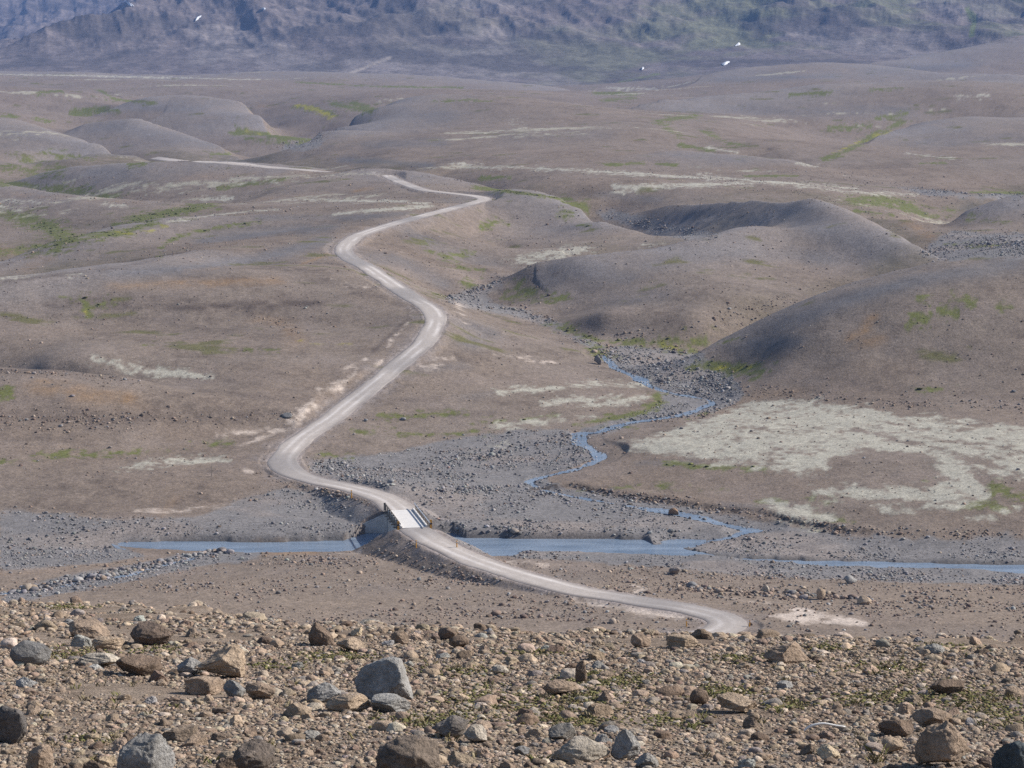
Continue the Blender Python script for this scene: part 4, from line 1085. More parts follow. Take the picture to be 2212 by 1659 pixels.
# abutments and splayed walls (local directions of the river line)
ca_, sa_ = math.cos(-BROT), math.sin(-BROT)
ex = np.array([ca_, sa_, 0.0]); ey = np.array([-sa_, ca_, 0.0]); ez = np.array([0, 0, 1.0])
link_mesh('abutment', *boxes([(-2.1, 2.1, BL - 0.25, BL + 1.0, -4.4, -0.31)]), M_concrete, bridge)
link_mesh('abutment', *boxes([(-2.1, 2.1, -1.0, 0.25, -4.4, -0.31)]), M_concrete, bridge)
for (sx, y0, run, ztop) in ((-1, BL - 0.1, 4.7, -2.5), (1, BL - 0.1, 4.2, -2.3), (-1, -0.1, 3.7, -3.45), (1, -0.1, 3.6, -3.3)):
    base = np.array([sx * 2.12, y0, 0.0])
    a_ = base + ez * -0.32; b_2 = base + ex * sx * run + ez * ztop
    c_ = base + ex * sx * run + ez * -4.4; d_ = base + ez * -4.4
    w = link_mesh('wing_wall', *prism([a_, b_2, c_, d_], ey * 0.35), M_concrete, bridge)
    me = w.data; bm = bmesh.new(); bm.from_mesh(me); bmesh.ops.recalc_face_normals(bm, faces=bm.faces); bm.to_mesh(me); bm.free()
for sx, y in ((-1, -0.35), (1, -0.35), (-1, BL + 0.5)):
    x = sx * 2.5
    mk = link_mesh('marker_plate', *boxes([(x - 0.16, x + 0.16, y - 0.05, y + 0.05, -0.2, 1.15)]), M_yellow if y < 1 else M_timber, bridge)
    if y < 1:
        link_mesh('black_stripe', *boxes([(x - 0.165, x + 0.165, y - 0.056, y + 0.056, 0.42, 0.68) for q_ in range(1)]), M_black, mk)


# ------------------------------------------------------------------ roadside stakes
def stake(u, v, h, label, mat, r=0.055, group=None, cat='marker stake', name='marker_stake', cap=True):
    x, y, z = hit(u, v, 230)
    n = 8
    V = []; Fc = []
    tilt = RNG.uniform(-0.03, 0.03, 2)
    for i, (zz, rr) in enumerate(((-0.4, r), (h * 0.72, r * 0.96), (h, r * 0.9))):
        for j in range(n):
            an = 2 * math.pi * j / n
            V.append((rr * math.cos(an) + tilt[0] * zz, rr * math.sin(an) + tilt[1] * zz, zz))
    for i in range(2):
        for j in range(n): Fc.append((i * n + j, i * n + (j + 1) % n, (i + 1) * n + (j + 1) % n, (i + 1) * n + j))
    Fc.append(tuple(range(2 * n, 3 * n)))
    o = link_mesh(name, V, Fc, mat, loc=(x, y, z))
    tag(o, label, cat, group)
    if cap:
        link_mesh('reflector', *boxes([(-r * 1.3, r * 1.3, -r * 1.35, r * 1.35, h * 0.74, h * 0.84)]), M_galv, o)
    return o


STK = 'yellow stakes along the road'
stake(759.5, 1076, 1.35, 'thin yellow stake on the road edge beyond the bridge', M_yellow, 0.09, STK)
stake(899, 1184, 1.2, 'short yellow stake on the stony embankment left of the road before the bridge', M_yellow, 0.09, STK)
stake(987, 1184, 1.1, 'short yellow stake between the road and the river right of the bridge', M_yellow, 0.09, STK)
stake(1483, 1353, 0.95, 'orange yellow stake inside the nearest road bend', M_yellow, 0.075, STK)
stake(1619, 1354, 0.85, 'orange yellow stake outside the nearest road bend', M_yellow, 0.075, STK)
stake(457, 1029, 1.9, 'lone thin dark pole standing on the flat ground left of the road', M_timber, 0.06, None, 'pole', 'thin_pole', False)

# ------------------------------------------------------------------ rocks
def ico(sub):
    bm = bmesh.new(); bmesh.ops.create_icosphere(bm, subdivisions=sub, radius=1.0)
    V = np.array([v.co[:] for v in bm.verts]); Fc = np.array([[v.index for v in f.verts] for f in bm.faces]); bm.free()
    return V, Fc


ICO = {k: ico(k) for k in (1, 2, 3, 4, 5)}


def n3d(P, s, seed):
    return (vnoise(P[:, 0] * s + P[:, 2] * 1.7 * s, P[:, 1] * s - P[:, 2] * 1.3 * s, seed) + vnoise(P[:, 1] * s + 7, P[:, 2] * s + 3, seed + 1) + vnoise(P[:, 2] * s - 4, P[:, 0] * s + 9, seed + 2)) / 3


def rock_shape(seed, sub, cuts=11, flat=(0.55, 0.85), rough=0.10, box=0.0, taper=0.0):
    r = np.random.default_rng(seed)
    V, Fc = ICO[sub]
    P = V * np.array([1.0, r.uniform(0.65, 0.95), r.uniform(*flat)])
    if box: P = np.sign(P) * np.abs(P) ** (1 - box)
    for _ in range(cuts):
        n = r.normal(size=3); n /= np.linalg.norm(n)
        d = r.uniform(0.45, 0.8)
        ex_ = np.clip(P @ n - d, 0, None)
        P = P - n * ex_[:, None] * 0.93
    P = P * (1 + rough * n3d(V, 2.2, seed * 3)[:, None] + 0.55 * rough * n3d(V, 6.0, seed * 3 + 7)[:, None])
    if taper: P[:, :2] *= 1 - taper * (P[:, 2:3] / P[:, 2].max())
    if sub >= 3: P = P * (1 + 0.42 * rough * n3d(V, 14.0, seed * 3 + 11)[:, None])
    if sub >= 4: P = P * (1 + 0.22 * rough * n3d(V, 34.0, seed * 3 + 13)[:, None])
    P[:, :2] /= np.abs(P[:, 0]).max()
    P[:, 2] /= np.abs(P[:, 0]).max()
    return P, Fc


PROTO = {1: [rock_shape(100 + i, 1, 5) for i in range(10)], 2: [rock_shape(200 + i, 2, 9, (0.5, 0.8), rough=0.2) for i in range(16)], 3: [rock_shape(300 + i, 3, 13, (0.45, 0.8), rough=0.24, taper=0.15 * (i % 3)) for i in range(10)]}


def scatter_mesh(name, pos, rad, col, sub, mat, label, bury=0.25, squash=(0.8, 1.1), smooth=False, shapes=None, kind='stuff'):
    pos = np.asarray(pos, np.float32); N = len(pos)
    pr = shapes or PROTO[sub]
    which = RNG.integers(0, len(pr), N)
    VV, FF, CCs = [], [], []; base = 0
    for k, (V, Fc) in enumerate(pr):
        ix = np.nonzero(which == k)[0]
        if not len(ix): continue
        n = len(ix); yaw = RNG.uniform(0, 2 * math.pi, n); tx = RNG.normal(0, 0.22, n); sq = RNG.uniform(*squash, n)
        c, s_ = np.cos(yaw), np.sin(yaw)
        P = np.repeat(V[None], n, 0) * rad[ix, None, None]
        P[:, :, 2] *= sq[:, None]
        y2 = P[:, :, 1] * np.cos(tx)[:, None] - P[:, :, 2] * np.sin(tx)[:, None]
        z2 = P[:, :, 1] * np.sin(tx)[:, None] + P[:, :, 2] * np.cos(tx)[:, None]
        x3 = P[:, :, 0] * c[:, None] - y2 * s_[:, None]; y3 = P[:, :, 0] * s_[:, None] + y2 * c[:, None]
        Q = np.stack([x3, y3, z2], -1) + pos[ix, None, :]
        Q[:, :, 2] += (rad[ix] * (0.5 - bury))[:, None]
        VV.append(Q.reshape(-1, 3)); m = len(V)
        FF.append((Fc[None] + (base + np.arange(n) * m)[:, None, None]).reshape(-1, 3)); base += n * m
        CCs.append(np.repeat(col[ix], m, 0))
    o = link_mesh(name, np.concatenate(VV), np.concatenate(FF), mat, cols=np.concatenate(CCs), smooth=smooth)
    return tag(o, label, kind=kind)


def tone(n, base, var=0.16, hue=0.022):
    b = np.array(base)[None, :] * (1 + RNG.normal(0, var, n)[:, None]) * (1 + RNG.normal(0, hue, (n, 3)))
    return np.clip(b, 0.02, 0.7)


def mixtone(n, choices):
    w = np.array([c[1] for c in choices], float); w /= w.sum()
    k = RNG.choice(len(choices), n, p=w)
    out = np.zeros((n, 3))
    for i, c in enumerate(choices):
        m = k == i; out[m] = tone(int(m.sum()), c[0])
    return out


# --- valley stones: chosen per ground cell from a density map
RUB = np.zeros((NR, NCOL), np.float32)
BIG = np.zeros((NR, NCOL), np.float32)
for pl, w, k in [([(0, 1282), (80, 1272), (180, 1252), (260, 1235), (330, 1222)], 10, 1.0), ([(340, 1222), (440, 1200), (520, 1188), (585, 1185)], 7, 1.0), ([(560, 1205), (700, 1210), (800, 1215)], 14, .55),
                 ([(790, 1195), (860, 1205), (930, 1225), (1000, 1245), (1060, 1262)], 9, .9), ([(850, 1170), (880, 1185)], 10, .8), ([(930, 1120), (1000, 1140), (1100, 1148), (1250, 1146)], 10, 1.0), ([(940, 1150), (1250, 1160)], 5, .8), ([(1250, 1150), (1500, 1155)], 5, .5),
                 ([(560, 1025), (640, 1048), (740, 1070), (810, 1085)], 5, .8), ([(740, 1030), (850, 1045), (960, 1060)], 6, .7), ([(690, 1005), (720, 1020), (745, 1035)], 4, .9), ([(1000, 1060), (1120, 1050), (1240, 1085), (1400, 1110)], 9, .7),
                 ([(1060, 985), (1150, 960), (1220, 945)], 10, .8), ([(1210, 940), (1240, 950), (1250, 975)], 8, .9), ([(900, 1050), (1000, 1030), (1100, 1000)], 9, .5), ([(1240, 1055), (1400, 1080), (1550, 1100), (1700, 1125), (1800, 1143)], 4, 1.0),
                 ([(1800, 1146), (1950, 1150), (2100, 1155), (2212, 1155)], 5, .9), ([(1310, 760), (1400, 780), (1500, 800), (1560, 840)], 16, 1.0), ([(1380, 800), (1450, 830), (1580, 870), (1500, 895), (1400, 905)], 9, .8), ([(1250, 735), (1320, 750), (1420, 755), (1500, 765)], 5, .9),
                 ([(0, 905), (200, 905), (420, 905), (620, 895)], 10, .6), ([(0, 920), (300, 925)], 8, .4), ([(0, 800), (140, 806), (300, 825)], 5, .6), ([(1600, 845), (1750, 855), (1900, 870), (2212, 880)], 12, .45), ([(1560, 690), (1640, 665), (1700, 645)], 12, .5), ([(1480, 720), (1600, 700)], 8, .4), ([(1290, 720), (1400, 725)], 5, .5),
                 ([(1470, 1265), (1600, 1280), (1760, 1285), (1880, 1295)], 8, .55), ([(1000, 1330), (1150, 1335), (1300, 1345), (1400, 1352)], 7, .6), ([(0, 1315), (200, 1330), (500, 1345)], 16, .4), ([(1320, 1230), (1600, 1245), (2212, 1255)], 9, .5), ([(960, 650), (1020, 630), (1080, 608)], 6, .9), ([(1030, 662), (1120, 670), (1190, 694)], 5, .9),
                 ([(2000, 548), (2060, 530), (2140, 520), (2212, 530)], 10, .9), ([(1980, 405), (2100, 420), (2212, 420)], 4, .8), ([(600, 318), (680, 308), (700, 292)], 6, .7), ([(1300, 460), (1400, 485), (1500, 502)], 5, .7), ([(560, 690), (620, 700), (640, 720)], 9, .3), ([(1700, 420), (1730, 417)], 2, .6)]:
    stroke(RUB, pl, w, k, 230)
stroke(BIG, [(0, 1285), (80, 1272), (180, 1252), (260, 1238), (330, 1222), (440, 1200), (520, 1188), (585, 1185)], 8, 1, 230)
stroke(BIG, [(1480, 1268), (1600, 1285), (1760, 1288), (1880, 1297)], 8, .8, 230)
AREA = (np.gradient(YR)[:, None] * (np.gradient(AC)[None, :] * YR[:, None])).astype(np.float32)
band = ((YY > 240) & (YY < 1500) & (np.abs(XX / YY) < 0.262)).astype(np.float32)
band *= (1 - sstep(0.05, 0.4, wf)) * (1 - np.clip(ROADBED * 1.3, 0, 1)) * (1 - 0.95 * chan)
patchy = np.clip(0.6 + 1.1 * fbm(XX, YY, 9, 3, 101), 0.05, 2.2)
fall = np.clip(420 / YY, 0.15, 1.3) ** 2
dens = band * ((0.11 + 1.6 * sstep(335, 280, YY)) * patchy * np.clip(1 - GREY * 0.6, 0.2, 1) * (YY < 950) + 2.6 * GRAVEL * patchy * np.clip(fall, 0.3, 1) + 3.4 * RUB * (0.5 + 0.5 * patchy) * np.clip(fall, 0.25, 1) + 0.14 * DARK * fall + 0.10 * MOSS * 0.4)
dens *= 1 - 0.8 * np.clip(DUST, 0, 1)
cnt = RNG.poisson(dens * AREA)
rr_, cc_ = np.nonzero(cnt)
rep = cnt[rr_, cc_]; rr_ = np.repeat(rr_, rep); cc_ = np.repeat(cc_, rep)
Ns = len(rr_); print('valley stones', Ns)
sy = np.exp(np.log(YR[rr_]) + RNG.uniform(-0.5, 0.5, Ns) * np.gradient(np.log(YR))[rr_])
sx_ = (AC[cc_] + RNG.uniform(-0.5, 0.5, Ns) * np.gradient(AC)[cc_]) * sy
sz = ground(sx_, sy)
g_here = GRAVEL[rr_, cc_]; r_here = RUB[rr_, cc_]; b_here = BIG[rr_, cc_]
rad = np.exp(RNG.normal(math.log(0.115), 0.48, Ns)) * (1 + 0.55 * r_here + 1.1 * b_here) * np.where(sy > 430, 0.85, np.where(sy < 300, 1.2, 1.0)) * np.clip(sy / 420, 0.75, 1.5) ** 0.7
rad = np.clip(rad, 0.06, 1.0)
grey = RNG.uniform(0, 1, Ns) < np.clip(g_here * 1.15, 0.12, 0.95)
scol = np.where(grey[:, None], mixtone(Ns, [((.22, .21, .208), 3), ((.30, .288, .28), 2), ((.15, .142, .142), 2), ((.26, .22, .19), 1)]),
                mixtone(Ns, [((.25, .185, .145), 3), ((.33, .26, .205), 2), ((.16, .122, .10), 2), ((.22, .20, .19), 1)]))
bigm = rad > 0.33
scatter_mesh('loose_stones', np.c_[sx_, sy, sz][~bigm], rad[~bigm], scol[~bigm], 1, M_farstone, 'grey and brown stones scattered over the valley floor and gravel beds')
scatter_mesh('loose_boulders', np.c_[sx_, sy, sz][bigm], rad[bigm], scol[bigm], 2, M_farstone, 'larger rubble heaped along the banks, brook and road verges')

# --- stones standing in the streams
xs, ys, zs = [], [], []
for si, p3 in enumerate(stream_cl):
    m_ = int(len(p3) * (1.7 if si == 0 else 4)); i_ = RNG.integers(0, len(p3), m_)
    xs.append(p3[i_, 0] + RNG.normal(0, 1.0, m_)); ys.append(p3[i_, 1] + RNG.normal(0, 1.1, m_)); zs.append(p3[i_, 2])
xs, ys, zs = map(np.concatenate, (xs, ys, zs))
k_ = (np.abs(LEVEL[np.clip(np.searchsorted(YR, ys), 0, NR - 1), np.clip(np.searchsorted(AC, xs / ys), 0, NCOL - 1)]) > -1) & (zs > -0.3)
xs, ys, zs = xs[k_], ys[k_], zs[k_]
scatter_mesh('stream_stones', np.c_[xs, ys, np.maximum(zs - 0.03, ground(xs, ys))], np.exp(RNG.normal(math.log(0.16), 0.4, len(xs))),
             mixtone(len(xs), [((.22, .21, .208), 3), ((.32, .305, .295), 2), ((.15, .142, .142), 2)]), 2, M_farstone, 'grey stones standing in the shallow streams')

# --- low green cushions on the damp ground
dg = band * np.clip(GREEN - 0.35, 0, 1) * 0.5 * (YY < 800) * np.clip(0.4 + 1.5 * n3, 0, 2) * (1 - GRAVEL)
cnt = RNG.poisson(dg * AREA); rr_, cc_ = np.nonzero(cnt); rep = cnt[rr_, cc_]; rr_ = np.repeat(rr_, rep); cc_ = np.repeat(cc_, rep); Ng = len(rr_)
print('cushions', Ng)
gy = np.exp(np.log(YR[rr_]) + RNG.uniform(-0.5, 0.5, Ng) * 0.002); gx_ = (AC[cc_] + RNG.uniform(-0.5, 0.5, Ng) * 0.00045) * gy
if Ng: scatter_mesh('low_shrubs', np.c_[gx_, gy, ground(gx_, gy)], np.clip(np.exp(RNG.normal(math.log(0.3), 0.4, Ng)), 0.12, 0.8), mixtone(Ng, [((.095, .105, .035), 3), ((.14, .14, .05), 2), ((.07, .07, .03), 1)]), 1, M_farstone,
             'low green ground cover along the streams and hollows', 0.3, (0.3, 0.5))

# ------------------------------------------------------------------ near slope: boulders one by one
GREYB, DGREY, BROWN, DBROWN, TAN, PALE = (.34, .325, .305), (.23, .22, .21), (.36, .27, .20), (.22, .162, .122), (.45, .345, .25), (.48, .42, .345)


def boulder(u0, u1, v0, v1, col, seed, label, group=None, cat='boulder', ymin=9, ymax=60, name='boulder', cuts=11, box=0.0, yaw=None, rough=0.15, lean=0.0, taper=0.0, sit=0.72):
    """a stone that fills the picture box u0..u1, v0..v1, resting on the slope"""
    uc = (u0 + u1) / 2
    x, y, z = hit(uc, v1 - 0.12 * (v1 - v0), ymin, ymax)
    w = (u1 - u0) / F * y; h = (v1 - v0) / F * y
    P, Fc = rock_shape(seed, 5 if (u1 - u0) > 50 else 4, cuts, (0.75, 1.0), rough, box, taper)
    ang = np.random.default_rng(seed + 5).uniform(0, 6.28) if yaw is None else yaw
    c, s_ = math.cos(ang), math.sin(ang)
    P = np.c_[P[:, 0] * c - P[:, 1] * s_, P[:, 0] * s_ + P[:, 1] * c, P[:, 2]]
    P[:, 0] += lean * P[:, 2]
    lo, hi = P.min(0), P.max(0)
    P = (P - (lo + hi) / 2) / ((hi - lo) / 2)
    dpt = w * 0.40
    # buried a little; the picture height includes part of the top face seen from above
    hz = h * 0.5 * 1.12
    P = P * np.array([w / 2, dpt, hz])
    o = link_mesh(name, P, Fc, M_boulder, smooth=False, loc=(x, y + dpt * 0.6, z + hz * sit))
    o.color = (*col, 1.0)
    OCC.append((x, y + dpt * 0.6, max(w / 2, dpt)))
    return tag(o, label, cat, group)


OCC = []
B = boulder
B(763, 894, 1436, 1527, GREYB, 77, 'largest grey boulder standing left of centre on the near slope', cuts=6, box=0.12, rough=0.11, yaw=0.5, taper=0.12, sit=0.84)
B(663, 723, 1354, 1400, DBROWN, 12, 'dark brown wedge shaped boulder standing upright on the slope edge', cuts=7, lean=-0.25, taper=0.3, sit=0.85)
B(722, 792, 1382, 1414, TAN, 13, 'flat tan boulder lying right beside the dark upright wedge')
B(1242, 1268, 1430, 1482, DBROWN, 14, 'narrow dark brown upright stone with moss against its right side', cuts=7, box=0.3)
B(1650, 1752, 1394, 1438, BROWN, 15, 'broad flat brown boulder with a dark shaded front on the right slope edge', cuts=12, box=0.2)
B(1362, 1408, 1373, 1402, BROWN, 16, 'brown blocky boulder with a dark top on the slope edge below the road bend')
B(1438, 1512, 1377, 1404, TAN, 17, 'long tan boulder on the slope edge just in front of the road bend', box=0.2)
B(18, 108, 1394, 1446, DGREY, 18, 'dark grey smooth rounded boulder near the left edge', cuts=5, rough=0.06)
B(-20, 60, 1530, 1616, (.15, .135, .125), 19, 'tall grey brown boulder cut off by the left edge', box=0.3)
B(250, 378, 1592, 1690, GREYB, 20, 'big flat topped grey boulder at the bottom left', cuts=10, box=0.35)
B(412, 530, 1404, 1473, TAN, 21, 'big angular tan boulder with cracked face left of centre', cuts=9, taper=0.35, sit=0.85)
B(245, 346, 1424, 1466, DBROWN, 22, 'dark brown block with squared face beside the angular tan boulder', box=0.45, cuts=7)
B(140, 238, 1350, 1382, BROWN, 23, 'long low brown ledge with a dark hollow below it on the left', box=0.3)
B(275, 376, 1352, 1400, (.22, .165, .13), 24, 'broad brown mound shaped boulder behind the left stones')
B(193, 266, 1378, 1410, TAN, 25, 'low tan boulder in front of the brown ledge on the left')
B(699, 803, 1505, 1546, TAN, 26, 'long tan grey boulder lying at the foot of the largest grey boulder', box=0.35)
B(798, 888, 1508, 1547, GREYB, 27, 'flat grey slab leaning against the front of the largest grey boulder', cuts=8, box=0.3)
B(660, 738, 1480, 1525, GREYB, 28, 'faceted grey boulder just left of the largest grey boulder', cuts=14)
B(608, 674, 1522, 1554, TAN, 29, 'tan rounded boulder in front of the faceted grey one')
B(378, 442, 1426, 1464, GREYB, 30, 'grey angular stone between the dark block and the angular tan boulder')
B(165, 258, 1416, 1446, PALE, 31, 'pale flat slab right of the dark rounded boulder', box=0.3)
B(1489, 1533, 1490, 1529, DBROWN, 32, 'small dark brown rounded boulder among pale stones right of centre', cuts=5)
B(1548, 1642, 1507, 1545, TAN, 33, 'low tan slab stone right of the small dark rounded boulder', box=0.2)
B(1170, 1252, 1475, 1508, BROWN, 34, 'brown low boulder near the centre of the near slope')
B(2010, 2092, 1472, 1506, DBROWN, 35, 'dark flat boulder with moss beside it near the right edge', box=0.2)
B(1978, 2104, 1572, 1668, BROWN, 36, 'big brown triangular boulder at the bottom right', cuts=6, lean=-0.12, taper=0.5, sit=0.85)
B(1898, 1978, 1558, 1597, DBROWN, 37, 'dark brown low boulder left above the big triangular one')
B(1318, 1388, 1584, 1650, GREYB, 38, 'grey pointed boulder at the bottom centre', cuts=6, lean=0.0, taper=0.55, sit=0.85)
B(1188, 1322, 1602, 1652, PALE, 39, 'pair of pale slabs merged into one flat stone at the bottom centre', box=0.2)
B(1183, 1246, 1568, 1610, (.24, .22, .195), 40, 'pale grey blocky stone above the pale bottom slabs', box=0.2)
B(2148, 2250, 1606, 1700, (.10, .115, .12), 41, 'dark blue grey boulder cut off by the bottom right corner', cuts=6)
B(1973, 2064, 1536, 1575, BROWN, 42, 'brown hump shaped boulder right of the curved white stick')
B(1904, 1954, 1596, 1632, TAN, 43, 'light tan wedge left of the big triangular boulder')
B(945, 987, 1358, 1386, DBROWN, 44, 'dark brown round stone on the slope edge right of the tan flat boulder')
B(968, 1014, 1376, 1404, DBROWN, 45, 'dark split stone just below the dark round one on the slope edge')
B(842, 884, 1366, 1394, BROWN, 46, 'brown pointed stone on the slope edge between two dark stones')
B(498, 594, 1612, 1680, (.19, .155, .13), 47, 'grey brown boulder at the bottom edge right of the flat topped one')
B(806, 962, 1602, 1690, (.22, .175, .14), 48, 'large mottled tan grey boulder at the bottom edge left of centre', cuts=13)
B(50, 112, 1614, 1680, BROWN, 49, 'brown wedge with a dark shaded side at the bottom left')
B(1000, 1054, 1572, 1610, PALE, 50, 'pale block stone left of the bottom centre', box=0.3)
B(930, 1016, 1556, 1600, (.23, .20, .175), 51, 'pale tan boulder left of the pale block')
B(480, 532, 1472, 1514, GREYB, 52, 'grey brown stone below the angular tan boulder')
B(526, 596, 1480, 1516, BROWN, 53, 'brown stone right of the grey brown one below the angular tan boulder')
B(394, 484, 1466, 1506, BROWN, 54, 'brown faceted stone under the left side of the angular tan boulder')
B(176, 232, 1646, 1700, DBROWN, 55, 'dark brown stone at the bottom edge left of the flat topped boulder')
B(1062, 1100, 1440, 1462, PALE, 56, 'small pale stone on the mossy ground at the centre')
B(1720, 1760, 1372, 1394, DBROWN, 57, 'dark square boulder standing alone beyond the right slope edge', ymin=60, ymax=500, box=0.4)
B(1837 - 14, 1837 + 16, 1244, 1264, GREYB, 58, 'single large grey boulder on the gravel near the river at the right', ymin=200, ymax=700)
B(1445, 1472, 1226, 1244, (.26, .22, .19), 59, 'pale brown boulder on the gravel between the river and the road bend', ymin=200, ymax=700)
B(1763, 1784, 1271, 1298, TAN, 60, 'pale standing stone among the orange boulders on the right', ymin=200, ymax=700)
B(1852, 1884, 1289, 1308, TAN, 61, 'tan round boulder right of the pale standing stone', ymin=200, ymax=700)
B(1646, 1662, 1264, 1284, PALE, 62, 'pale pointed stone left in the row of orange boulders', ymin=200, ymax=700)
B(1443, 1466, 1098, 1116, (.30, .20, .13), 63, 'orange brown boulder alone in the grey stream gravel', ymin=200, ymax=700)
B(1283, 1300, 768, 790, (.24, .22, .21), 64, 'pale grey block at the head of the stony stream', ymin=300, ymax=900)
B(605, 632, 893, 904, DGREY, 65, 'dark grey boulder left of the road above the bend', ymin=300, ymax=900)

GROUPS = [('rounded brown stone lying loose among the rubble of the near slope', 'brown stones on the near slope', BROWN),
          ('angular tan stone lying loose among the rubble of the near slope', 'tan stones on the near slope', TAN),
          ('dark brown stone lying loose among the rubble of the near slope', 'dark stones on the near slope', DBROWN),
          ('grey stone lying loose among the brown rubble of the near slope', 'grey stones on the near slope', GREYB)]
proto_b = []
for i in range(14):
    P, Fc = rock_shape(400 + i, 4, 9 if i % 3 == 0 else 15, (0.45, 0.8), 0.20, 0.15 * (i % 3), 0.2 * (i % 2))
    me = bpy.data.meshes.new('boulder'); me.from_pydata([tuple(p) for p in P], [], [tuple(f) for f in Fc]); me.materials.append(M_boulder)
    proto_b.append(me)
placed = 0; tries = 0
while placed < 225 and tries < 8000:
    tries += 1
    u = RNG.uniform(-40, 2250); v = RNG.uniform(1335, 1680) if RNG.uniform() < 0.75 else RNG.uniform(1340, 1450)
    x, y, z = hit(u, v, 9, 60)
    if y > 45: continue
    r = float(np.clip(RNG.lognormal(math.log(0.075), 0.34), 0.048, 0.16)) * (y / 20) ** 0.2
    if any((x - ox) ** 2 + (y - oy) ** 2 < (0.85 * (r + orr)) ** 2 for ox, oy, orr in OCC): continue
    OCC.append((x, y, r))
    k = int(RNG.choice(4, p=[0.4, 0.32, 0.14, 0.14]))
    lab, grp, col = GROUPS[k]
    o = bpy.data.objects.new('stone', proto_b[int(RNG.integers(0, 14))])
    o.location = (x, y, z + r * 0.14); o.rotation_euler = (RNG.normal(0, 0.2), RNG.normal(0, 0.2), RNG.uniform(0, 6.28))
    o.scale = (r, r, r * RNG.uniform(0.8, 1.15)); o.color = (*tone(1, col, 0.12)[0], 1)
    COL.objects.link(o); tag(o, lab, 'stone', grp); placed += 1

# --- the rest of the rubble on the near slope
OC = np.array(OCC)


def near_points(n, y0, y1, pw=1.0, amax=0.275):
    y = RNG.uniform(y0, y1, int(n * 5.2)); half = amax * y + 4.0
    y = y[RNG.uniform(0, amax * y1 + 4.0, len(y)) < half]; y = y[:int(n * 2.7)]
    a = RNG.uniform(-1, 1, len(y)) * (amax + 4.0 / y)
    p = (0.62 - 0.5 * sstep(np.interp(a, [-0.24, -0.1, 0.0, 0.24], [27, 24, 24, 23]), 44, y)) + 0.75 * fbm((a * y).astype(np.float32), y.astype(np.float32), 2.5, 3, 111) * pw
    k = RNG.uniform(0, 1, len(y)) < p
    return (a * y)[k], y[k]


STC = [((.32, .242, .178), 4), ((.40, .305, .225), 3), ((.20, .148, .112), 1.6), ((.46, .38, .30), 1.6), ((.27, .235, .205), 1.2)]
for nm, n, r0, sg, sub, y0, y1, lab in (('rubble', 3200, 0.046, 0.42, 3, 9.5, 46, 'fist to head sized brown rubble covering the near slope'),
                                        ('small_stones', 25000, 0.025, 0.38, 2, 9.5, 44, 'small brown and tan stones filling the near slope'),
                                        ('pebbles', 70000, 0.0125, 0.35, 1, 9.5, 28, 'pebbles between the stones of the near slope')):
    x, y = near_points(n, y0, y1)
    r = np.exp(RNG.normal(math.log(r0), sg, len(x))) * (y / 20) ** 0.5
    if sub == 3:
        ok = np.ones(len(x), bool)
        for ox, oy, orr in OC: ok &= (x - ox) ** 2 + (y - oy) ** 2 > (0.75 * orr + 0.5 * r) ** 2
        x, y, r = x[ok], y[ok], r[ok]
    scatter_mesh(nm, np.c_[x, y, ground(x, y)], r, mixtone(len(x), STC), sub, M_stone, lab, 0.33, (0.5, 1.0))

# --- moss and dry grass between the stones
mp, mr, mc = [], [], []
for (u, v, su, sv, n) in [(1300, 1470, 45, 10, 260), (1180, 1530, 90, 14, 260), (1560, 1495, 40, 7, 160), (1050, 1510, 60, 14, 200), (950, 1560, 70, 10, 160), (1250, 1560, 50, 8, 150), (1700, 1525, 30, 6, 120), (2010, 1505, 60, 12, 220), (2130, 1520, 50, 16, 180), (1900, 1445, 60, 8, 110),
                          (1150, 1410, 40, 4, 110), (720, 1420, 40, 5, 130), (150, 1415, 40, 8, 120), (1600, 1425, 30, 5, 90), (1780, 1400, 30, 4, 80), (2060, 1400, 40, 4, 90), (1260, 1505, 30, 5, 90), (2190, 1555, 30, 12, 110), (980, 1450, 60, 6, 90), (330, 1405, 40, 5, 60), (1860, 1510, 40, 8, 110), (200, 1600, 30, 6, 60), (150, 1312, 30, 3, 80), (1450, 1560, 40, 8, 80), (600, 1440, 40, 5, 60)]:
    for _ in range(int(n * 2.2)):
        uu, vv = u + RNG.normal(0, su), v + RNG.normal(0, sv)
        x, y, z = hit(uu, vv, 9, 60)
        mp.append((x, y, z + 0.01)); mr.append(RNG.uniform(0.007, 0.022) * (y / 20) ** 0.5); mc.append(0)
mp = np.array(mp); mr = np.array(mr)
scatter_mesh('moss', mp, mr, mixtone(len(mp), [((.165, .155, .06), 3), ((.12, .112, .05), 2), ((.22, .20, .085), 1.5), ((.19, .14, .08), 1.5)]), 1, M_stone, 'green and brown moss cushions growing between the stones of the near slope', 0.05, (0.35, 0.65))


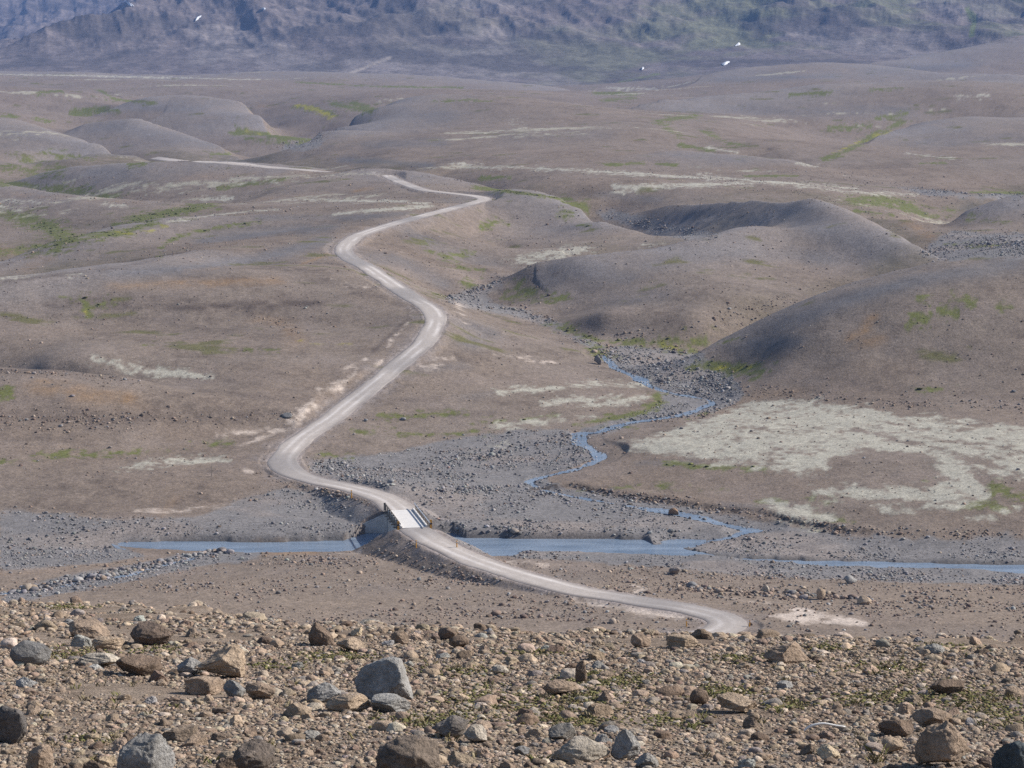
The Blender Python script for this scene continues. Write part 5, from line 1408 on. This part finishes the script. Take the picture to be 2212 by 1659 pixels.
def grass_stuff(name, n_t, label):
    V, Fc, Cg = [], [], []
    for _ in range(n_t):
        if RNG.uniform() < 0.6:
            j = int(RNG.integers(0, len(mp))); x, y, z = mp[j]; x += RNG.normal(0, 0.08); y += RNG.normal(0, 0.1)
        else:
            x, y, z = hit(RNG.uniform(-30, 2240), RNG.uniform(1400, 1665), 9, 60)
        z = float(ground(np.array([x]), np.array([y]))[0])
        g = np.array([(.24, .20, .10), (.32, .27, .17), (.18, .18, .07)][int(RNG.integers(0, 3))])
        for _b in range(int(RNG.integers(8, 20))):
            an = RNG.uniform(0, 6.28); ln_ = RNG.uniform(0.03, 0.075); le = RNG.uniform(0.3, 1.1) * ln_; w = 0.0016
            bx, by = x + RNG.normal(0, 0.025), y + RNG.normal(0, 0.025)
            i = len(V)
            V += [(bx - w, by, z - 0.01), (bx + w, by, z - 0.01), (bx + le * 0.4 * math.cos(an), by + le * 0.4 * math.sin(an), z + ln_ * 0.65), (bx + le * math.cos(an), by + le * math.sin(an), z + ln_)]
            Fc += [(i, i + 1, i + 2), (i + 1, i + 3, i + 2)]
            Cg += [g * RNG.uniform(0.8, 1.2)] * 4
    return tag(link_mesh(name, np.array(V), np.array(Fc), M_stone, cols=np.array(Cg)), label, kind='stuff')


grass_stuff('dry_grass', 160, 'sparse dry grass blades among the stones of the near slope')

# --- curved white stick
y_m = hit(1782, 1588, 9, 60)[1]
pts = []
for u, v in ((1737, 1579), (1746, 1571), (1762, 1565), (1782, 1563), (1804, 1567), (1826, 1570)):
    a, t = at_uv(u, v); pts.append((a * y_m, y_m, EYE + t * y_m))
cl = smooth_line(pts, 0.02)
V, Fc = [], []
for i, p in enumerate(cl):
    r = 0.0125 * (1.0 - 0.55 * i / len(cl))
    for j in range(8): V.append((p[0], p[1] + r * math.cos(j * math.pi / 4), p[2] + r * math.sin(j * math.pi / 4)))
for i in range(len(cl) - 1):
    for j in range(8): Fc.append((i * 8 + j, i * 8 + (j + 1) % 8, (i + 1) * 8 + (j + 1) % 8, (i + 1) * 8 + j))
Fc += [tuple(range(7, -1, -1)), tuple(len(V) - 8 + j for j in range(8))]
tag(link_mesh('curved_stick', V, Fc, M_white, smooth=True), 'thin curved white stick arching over the brown stones at the lower right', 'stick')

# ------------------------------------------------------------------ snow patches on the mountain
def snow(u, v, ru, rv, ang, label):
    c, s_ = math.cos(ang), math.sin(ang); V = []; n = 20; rv *= 0.9
    rings = (0.0, 0.35, 0.7, 1.0)
    for k in rings:
        for j in range(n):
            th_ = 2 * math.pi * j / n; q_ = k * (1 + 0.25 * math.sin(3 * th_ + u) + 0.12 * math.sin(7 * th_ + v))
            du, dv = ru * q_ * math.cos(th_), rv * q_ * math.sin(th_)
            x, y, z = hit(u + du * c - dv * s_, v + du * s_ + dv * c, 2850)
            V.append((x, y - (1 - k) * 2 - 2.0, z + 2.2 * (1 - k * k) + 0.6))
    Fc = [(i * n + j, i * n + (j + 1) % n, (i + 1) * n + (j + 1) % n, (i + 1) * n + j) for i in range(3) for j in range(n)]
    V = np.array(V); cen = V.mean(0)
    o = link_mesh('snow_patch', V - cen, Fc, M_snow, smooth=True, loc=tuple(cen))
    return tag(o, label, 'snow patch', 'old snow patches on the mountain')


snow(280, 9, 11, 2.6, 0.55, 'long slanting snow patch on the far mountain at the top left')
snow(428, 40, 8, 2.6, -0.65, 'slanting snow streak on the nearer slope left of centre')
snow(570, 20, 4.5, 2.2, 0.2, 'tiny snow patch high on the mountain left of centre')
snow(1594, 97, 6, 2.6, -0.5, 'upper of two snow patches in the dark gully at the right')
snow(1567, 138, 9, 2.8, -0.35, 'lower and larger snow patch in the dark gully at the right')
snow(1388, 149, 3, 2.4, -0.8, 'small snow patch in the left gully above the plain')

#--HAZE--
def box_object(name, x0, x1, y0, y1, z0, z1, mat):
    V = [(x, y, z) for z in (z0, z1) for y in (y0, y1) for x in (x0, x1)]
    Fc = [(0, 2, 3, 1), (4, 5, 7, 6), (0, 1, 5, 4), (2, 6, 7, 3), (0, 4, 6, 2), (1, 3, 7, 5)]
    return link_mesh(name, V, Fc, mat)


M_haze = bpy.data.materials.new('thin_blue_air'); M_haze.use_nodes = True
th = M_haze.node_tree
th.nodes.remove(th.nodes['Principled BSDF'])
pv = th.nodes.new('ShaderNodeVolumePrincipled')
pv.inputs['Color'].default_value = (0.27, 0.47, 1.0, 1)
pv.inputs['Density'].default_value = 0.000070
pv.inputs['Anisotropy'].default_value = 0.0
th.links.new(pv.outputs[0], th.nodes['Material Output'].inputs['Volume'])
o = box_object('haze', -10800, 10800, -30, 8100, -6, float(Z.max()) + 60, M_haze)
tag(o, kind='stuff')
